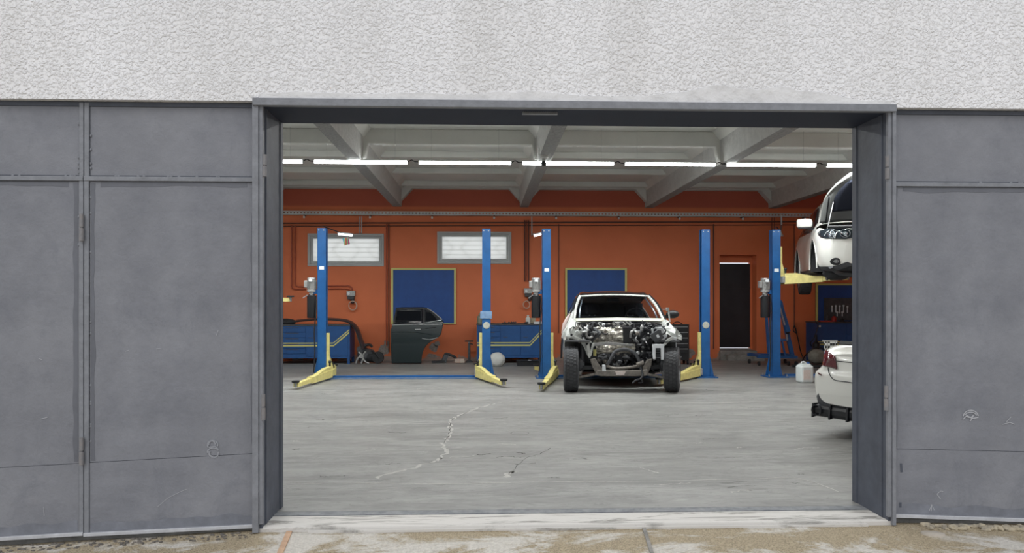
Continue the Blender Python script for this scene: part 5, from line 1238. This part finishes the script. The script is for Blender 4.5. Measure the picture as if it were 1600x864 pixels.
m = M(); m.add(vs, [(i * 5 + k, i * 5 + k + 1, (i + 1) * 5 + k + 1, (i + 1) * 5 + k) for i in range(20) for k in range(4)]); m.build('cowl_rail', mat('cream_white_cowl', (.60, .60, .50), .45), t, smooth=50, solid=.01)
# glass and dark cabin
def quad(name, mt, pts, solid=.005): return M().add(pts, [(0, 1, 2, 3)]).build(name, mt, t, solid=solid)
WSG = mat('clear_dark_windscreen', (.01, .012, .018), .05); WSG.node_tree.nodes['Principled BSDF'].inputs['Transmission Weight'].default_value = 1; WSG.node_tree.nodes['Principled BSDF'].inputs['Base Color'].default_value = (.5, .55, .6, 1); WSG.node_tree.nodes['Principled BSDF'].inputs['IOR'].default_value = 1.1
quad('windscreen', WSG, [bl + Vector((.03, .03, .02)), br + Vector((-.03, .03, .02)), tr_ + Vector((-.03, .02, -.01)), tl + Vector((.03, .02, -.01))])
M().box(-.70, .70, 1.02, 1.35, .55, 1.06).build('dashboard', BLKM, t, bevel=.06)
M().box(-.80, .80, 1.3, 3.4, .22, .34).build('cabin_floor', BLKM, t); M().box(-.68, .68, 3.05, 3.12, .4, 1.40).build('rear_partition', SEAT, t)
for s_ in (-1, 1):
    M().box(s_ * .36 - .25, s_ * .36 + .25, 1.75, 2.2, .34, .58).build('front_seat', SEAT, t, bevel=.05)
    m = M(); m.obox((s_ * .36, 2.22, .86), (.48, .14, .62), (R(-12), 0, 0)); sb = m.build('seat_back', SEAT, t, bevel=.05)
    M().obox((s_ * .36, 2.30, 1.28), (.26, .10, .20), (R(-8), 0, 0)).build('headrest', SEAT, sb, bevel=.04)
    for dx_ in (-.05, .05): M().cyl((s_ * .36 + dx_, 2.27, 1.12), (s_ * .36 + dx_, 2.29, 1.2), .010, n=8).build('headrest_post', CHROME, sb)
w_ = c3(994, 498, 1.42); pts = [(w_.x + .185 * math.cos(a), 1.42 + .06 * math.sin(a), w_.z + .18 * math.sin(a)) for a in [2 * math.pi * i / 32 for i in range(33)]]
sw = M().tube(pts, .016, 8).build('steering_wheel', DGREY, t, smooth=60); M().beam((w_.x - .17, 1.42, w_.z), (w_.x + .17, 1.42, w_.z), .03, .04).build('steering_spoke', BLK, sw); M().lathe([(0, 0), (.07, 0), (.06, -.04), (0, -.05)], (w_.x, 1.43, w_.z), 'y', 18).build('steering_hub', BLK, sw, smooth=40)
M().obox(tuple(tl.lerp(tr_, .5) + Vector((0, .12, -.06))), (.22, .03, .06)).build('rear_view_mirror', BLK, t, bevel=.01)
# mirror on the right
mp = c3(1051, 491, 1.1); m = M(); m.sphere((mp.x, 1.1, mp.z), .115, 20, (1.0, .6, .62)); mi = m.build('wing_mirror', BLK, t, smooth=80)
M().beam((mp.x - .06, 1.12, mp.z - .05), (br.x - .0, 1.1, br.z + .05), .05, .05).build('mirror_arm', BLK, mi)
a = c3(1046.5, 503, .55); b = c3(1045, 489, .55); M().tube([a, b, b + Vector((-.01, 0, .05))], .012, 8).build('hinge_stay', WRAW, t); M().obox(tuple(b + Vector((-.02, 0, .06))), (.05, .03, .06)).build('hinge_plate', WRAW, t); M().beam(b + Vector((-.10, 0, .06)), b + Vector((-.02, 0, .06)), .015, .012).build('stay_pin', WRAW, t)
# --- body front structure, drawn from corner points on local planes
def plate(name, mt, pts, yl, th_=.02, dys=None, par=None, bev=.004):
    V = [c3(px, py, yl + (dys[i] if dys else 0)) for i, (px, py) in enumerate(pts)]; n = len(V)
    m = M(); vs = [tuple(v) for v in V] + [(v.x, v.y + th_, v.z) for v in V]
    m.add(vs, [tuple(range(n)), tuple(range(2 * n - 1, n - 1, -1))] + [(i, (i + 1) % n, (i + 1) % n + n, i + n) for i in range(n)])
    return m.build(name, mt, par or t, bevel=bev)
WH = WRAW
# left side: wing support, tower, arch edge
plate('inner_wing', WH, [(877.5, 528), (880, 518), (888, 508), (893, 497), (899, 500), (904, 512), (900, 524), (893, 526), (888, 532), (883, 526)], .12, .30, [-.1, 0, .2, .4, .4, .1, 0, 0, 0, 0])
plate('arch_edge', WH, [(888, 528), (905, 532), (912, 542), (918, 556), (923, 560), (919, 548), (915, 536), (925, 536), (924, 533), (908, 529), (895, 524)], .02, .05)
plate('front_rail_stub', WH, [(919, 558), (916, 540), (921, 536), (922, 548), (926, 536), (929, 536), (924, 556), (921, 560)], -.02, .06)
plate('strut_tower', WH, [(889, 514), (896, 509), (905, 511), (911, 520), (908, 527), (900, 531), (892, 526)], .10, .25)
m = M(); p = c3(902, 520, .06); m.lathe([(0, -.02), (.03, -.02), (.04, 0), (.10, .01), (.11, .05), (0, .05)], p, 'y', 20); m.build('strut_top', WH, t, smooth=40)
for px, py, r in ((893, 523, .022), (906, 514, .02), (911, 524, .03), (897, 512, .015)):
    p = c3(px, py, .04); M().sphere(p, r, 8).build('bracket_knob', BLK, t, smooth=60)
M().tube(crom([c3(913, 512, .1), c3(918, 515, .06), c3(916, 523, .04), c3(920, 528, .06), c3(926, 526, .1)], 5), .022, 8).build('silver_pipe', ALU, t, smooth=60)
M().tube(crom([c3(919, 508, .1), c3(913, 520, .08), c3(912, 530, .06), c3(919, 533, .04)], 5), .015, 8).build('white_cable_run', PAPER, t, smooth=60)
# outer wing brackets left
plate('wing_bracket', WH, [(878, 524), (886, 508), (892, 491), (896, 484), (898, 487), (895, 500), (889, 512), (883, 524)], .35, .04, [0, .1, .3, .4, .4, .3, .1, 0])
plate('wing_bracket', mat('pink_reflection_tint', (.60, .48, .46), .4), [(877, 522), (879, 506), (886, 494), (892, 489), (888, 500), (882, 514)], .45, .03, [0, .1, .3, .4, .3, .1])  # pink tint painted in for the reflection on the white panel
plate('door_edge', BLK, [(875.5, 560), (876, 540), (877.5, 528), (880, 530), (879, 560)], .8, .05)
# wheel arch liners (dark)
for cxl, sd in ((pL.x, -1), (pR.x, 1)):
    vs = []
    for a in range(0, 109, 12):
        for xx in (cxl - sd * .30, cxl + sd * .10): vs.append((xx, .42 * math.cos(R(a)) + .02, .42 + .40 * math.sin(R(a))))
    M().add(vs, [(2 * i, 2 * i + 1, 2 * i + 3, 2 * i + 2) for i in range(len(vs) // 2 - 1)]).build('arch_liner', BLKM, t, smooth=60, solid=.01)
# right side
plate('inner_wing', WH, [(1024, 531), (1036, 527), (1043, 522), (1052, 527), (1064, 531), (1065, 526), (1058, 516), (1048, 506), (1043, 500), (1038, 504), (1038, 514), (1034, 522)], .10, .30, [0, 0, 0, 0, -.1, -.1, 0, .2, .4, .4, .1, 0])
plate('wing_corner', WH, [(1056, 512), (1066, 525), (1065.5, 532), (1059, 530), (1055, 522)], .05, .03)
plate('arch_bracket', PAPER, [(1051, 527), (1057, 527), (1057.5, 543), (1056, 543), (1055.5, 531), (1051, 531)], -.02, .02)
plate('headlight_bracket', PAPER, [(1018, 514), (1022, 511), (1035, 511), (1039, 518), (1043, 525), (1038, 531), (1028, 531), (1019, 524)], .06, .08)
M().tube(crom([c3(1025, 520, -.02), c3(1031, 516, -.03), c3(1033, 521, -.03), c3(1038, 521, -.03), c3(1040, 516, -.02), c3(1036, 511, .02)], 6), .014, 8).build('black_hose', BLK, t, smooth=60)
p = c3(1026.5, 525, -.06); cu = M().obox((p.x, p.y, p.z), (.17, .06, .16), (0, R(-32), 0)).build('control_unit', DGREY, t, bevel=.012); M().obox((p.x + .01, p.y - .033, p.z - .0), (.04, .005, .05), (0, R(-32), 0)).build('unit_label', PAPER, cu)
# white finned rail end
ce_ = plate('rail_end_plate', PAPER, [(1019.5, 538), (1037.5, 538), (1038, 545), (1037, 562), (1033, 562), (1032.5, 544), (1024.5, 544), (1024.5, 561), (1020.5, 561)], -.28, .04)
plate('front_rail', BLKM, [(1024, 543), (1033, 543), (1033, 560), (1024, 560)], -.24, .7)
for yy in (546, 550, 554, 558): plate('rail_rib', DGREY, [(1025, yy), (1032.5, yy), (1032.5, yy + 1.3), (1025, yy + 1.3)], -.27, .03, None, None, 0)
plate('rail_brace', WH, [(1038, 541), (1050, 530), (1054, 526), (1050, 526), (1042, 531), (1037, 537)], -.1, .05)
# firewall and heat shield
M().box(-.66, .66, .62, .70, .45, 1.06).build('firewall', BLKM, t)
def foil(name, px0, px1, py0, py1, yl, amp, seed, mt=FOIL, n=26, dark=None):
    a = c3(px0, py1, yl); b = c3(px1, py0, yl); vs = []
    for j in range(n + 1):
        for i in range(n + 1):
            x = a.x + (b.x - a.x) * i / n; z = a.z + (b.z - a.z) * j / n
            d = noise.noise(Vector((x * 14, z * 14, seed))) * amp + abs(noise.noise(Vector((x * 30, z * 34, seed + 3)))) * amp * .7
            vs.append((x + (noise.noise(Vector((0, z * 18, seed))) * .02 if i in (0, n) else 0), yl + d - .05 * math.sin(j / n * 3.14), z + (noise.noise(Vector((x * 18, 0, seed))) * .02 if j in (0, n) else 0)))
    return M().add(vs, [(j * (n + 1) + i, j * (n + 1) + i + 1, (j + 1) * (n + 1) + i + 1, (j + 1) * (n + 1) + i) for j in range(n) for i in range(n)]).build(name, mt, t, smooth=30, solid=.006)
foil('heat_shield', 927, 974, 511, 536, .34, .05, 1); foil('lower_heat_shield', 931, 992, 537, 552, .22, .05, 5)
foil('tunnel_shield', 933, 960, 552, 568, .30, .04, 9, DGREY)
plate('shield_lip', ALU, [(926, 536), (950, 534), (990, 538), (991, 541), (950, 539), (927, 541)], .16, .03)
plate('air_box', BLK, [(973, 511), (988, 511), (989, 535), (974, 537)], .26, .2, bev=.01)
plate('side_pipe_block', ALU, [(989, 513), (994, 513), (994, 534), (990, 534)], .24, .06, bev=.008)
plate('cowl_box', ALU, [(958, 503), (975, 503), (979, 508), (968, 511), (957, 508)], .42, .08, bev=.01); plate('cowl_lip', BLK, [(906, 507), (957, 505), (957, 508), (910, 511)], .45, .06); plate('cowl_lip', BLK, [(980, 505), (1030, 506), (1036, 512), (980, 509)], .45, .06)
# tangle of looms and castings on the right half
q = random.Random(11); cols_ = [BLK, BLKM, DGREY, DGREY, STEEL, BLK, ALU, BLKM]
for i in range(34):
    x0_, y0_ = q.uniform(986, 1022), q.uniform(510, 570) ; 
    if i > 24: x0_, y0_ = q.uniform(908, 930), q.uniform(508, 534)
    pts = [c3(x0_, y0_, .25)]
    for k in range(4):
        x0_ += q.uniform(-9, 9); y0_ += q.uniform(-8, 9); x0_ = min(1024, max(906, x0_)); y0_ = min(582, max(508, y0_)); pts.append(c3(x0_, y0_, q.uniform(.0, .35)))
    M().tube(crom(pts, 5), q.uniform(.010, .028), 7).build('wiring_loom', cols_[i % 8], t, smooth=60)
for i, (px, py, r, mt) in enumerate(((998, 523, .06, DGREY), (1005, 530, .055, STEEL), (1012, 517, .05, DGREY), (1003, 513, .04, ALU), (1011, 527, .045, ALU), (996, 545, .06, BLKM), (1006, 553, .07, DGREY), (1014, 545, .05, BLKM), (1000, 566, .06, BLKM), (1012, 565, .05, DGREY), (916, 518, .05, DGREY), (922, 514, .045, BLKM), (918, 526, .05, BLKM), (987, 545, .05, ALU), (1021, 556, .06, ALU), (1008, 538, .05, BLKM), (990, 558, .06, BLKM), (1018, 535, .045, BLKM))):
    p = c3(px, py, .24); M().sphere(p, r, 12, (q.uniform(.7, 1.3), .8, q.uniform(.8, 1.5)), .22, i).build('casting', mt, t, smooth=35)
for px, py in ((1003, 549), (1013, 521), (962, 512), (1001, 576)):
    p = c3(px, py, .05); M().sphere(p, .015, 8).build('bright_bolt', ALU, t, smooth=60)
for i in range(84):
    side = i % 3
    px, py = (q.uniform(899, 929), q.uniform(507, 534)) if side == 0 else ((q.uniform(990, 1022), q.uniform(508, 574)) if side == 1 else (q.uniform(926, 1024), q.uniform(504, 510)))
    if i % 9 == 8: px, py = q.uniform(1022, 1046), q.uniform(506, 530)
    p = c3(px, py, q.uniform(.02, .3)); mt = q.choice((BLK, BLKM, DGREY, DGREY, STEEL, BLK, WRAW if side != 1 else BLKM, BROWNM))
    k_ = i % 4; a_ = q.uniform(0, 3.14)
    if k_ == 0: M().obox(tuple(p), (q.uniform(.015, .03), .02, q.uniform(.06, .12)), (q.uniform(-.3, .3), a_, q.uniform(-.4, .4))).build('bracket', mt, t, bevel=.003)
    elif k_ == 1:
        dv = Vector((math.cos(a_), 0, math.sin(a_))) * q.uniform(.02, .05); M().cyl(p - dv, p + dv, q.uniform(.010, .022), n=10).build('hose_union', mt, t, smooth=40)
    elif k_ == 2: M().lathe([(0, 0), (.03, 0), (.034, -.015), (.018, -.03), (0, -.03)], tuple(p), 'y', 12).build('cap', mt, t, smooth=40)
    else:
        pts = [p + Vector((q.uniform(-.07, .07), q.uniform(-.03, .03), q.uniform(-.07, .07))) for _ in range(4)]; M().tube(crom(pts, 5), .007, 6).build('wiring_loom', mt, t, smooth=60)
for i in range(16):
    px, py = q.uniform(935, 1000), q.uniform(553, 572); p = c3(px, py, q.uniform(.1, .3))
    M().sphere(p, q.uniform(.025, .05), 10, (q.uniform(.7, 1.5), .8, q.uniform(.7, 1.2)), .2, 50 + i).build('casting', q.choice((BLKM, DGREY, BROWNM)), t, smooth=35)
# subframe
plate('subframe_crossmember', BROWNM, [(933, 578), (950, 579), (1000, 579), (1012, 577), (1011, 587), (1000, 588), (940, 588), (928, 586)], -.10, .16, bev=.01)
plate('subframe_leg', BROWNM, [(922, 562), (930, 560), (938, 572), (945, 582), (940, 588), (930, 582), (925, 572)], -.05, .12, bev=.008)
plate('subframe_leg', BROWNM, [(1004, 574), (1012, 562), (1019, 561), (1018, 570), (1012, 586), (1004, 587)], -.05, .12, bev=.008)
plate('subframe_label', LABELP, [(961, 580), (978, 580), (975, 586), (963, 586)], -.108, .01, bev=0)
M().tube(crom([c3(949, 570, .0), c3(956, 558, .0), c3(962, 549, .02), c3(978, 546, .04), c3(992, 552, .02), c3(1000, 566, .0)], 6), .028, 8).build('subframe_bow', DGREY, t, smooth=60)
M().tube(crom([c3(948, 571, .0), c3(958, 575, -.04), c3(975, 575, -.04), c3(995, 572, -.02), c3(1004, 568, .0)], 6), .024, 8).build('steering_rack', BROWNM, t, smooth=60)
M().tube([c3(995, 570, -.02), c3(1006, 566, -.02)], .035, 10).build('rack_boot', BROWNM, t, smooth=60)
plate('tie_bracket', PAPER, [(941, 570), (946, 570), (947, 580), (941, 580)], -.12, .03)
M().box(-.35, .35, .5, 2.4, .24, .34).build('tunnel', BLKM, t)
p = c3(966, 569, .35); M().sphere(p, .05, 12).build('drive_flange', ALU, t, smooth=60)
plate('yellow_tag_strip', YSTR, [(927.5, 546), (929, 546), (929, 556), (927.5, 556)], -.02, .01, bev=0); plate('yellow_tag_strip', YSTR, [(930, 546), (931.5, 546), (931.5, 556), (930, 556)], -.02, .01, bev=0)
# suspension both sides
for (a_, b_, nm) in (((936, 583), (902, 590), 'lower_arm'), ((1004, 583), (1042, 591), 'lower_arm')):
    M().beam(c3(*a_, .0), c3(*b_, -.02), .08, .045, .05, .035).build(nm, BROWNM, t, bevel=.006)
for (a_, b_) in (((930, 574), (906, 574)), ((1016, 574), (1036, 572))): M().beam(c3(*a_, .02), c3(*b_, .02), .07, .06).build('drive_shaft', BLKM, t)
for px in (907, 1036): p = c3(px, 570, .05); M().sphere(p, .085, 14, (.8, 1, 1.4), .12, px).build('wheel_carrier', DGREY, t, smooth=50)
for px in (906, 1037): p = c3(px, 581, .05); M().sphere(p, .05, 12, (.8, 1, 1.6), .1, px).build('brake_caliper', ALU, t, smooth=50)
for px in (909, 1030): p0_, p1_ = c3(px, 566, .05), c3(px + (2 if px < 950 else -2), 535, .10); M().tube([p0_, p1_], .045, 10).build('spring_strut', BLK, t, smooth=60)
# hanging loom end
M().tube(crom([c3(1001, 572, -.05), c3(1004, 585, -.12), c3(1001, 592, -.15), c3(994, 594, -.16), c3(988, 599, -.16)], 6), .016, 8).build('dangling_hose', BLK, t, smooth=60)
M().tube(crom([c3(1001, 592, -.15), c3(1004, 597, -.15), c3(997, 598, -.15)], 5), .012, 7).build('dangling_plug', BLKM, t, smooth=60)
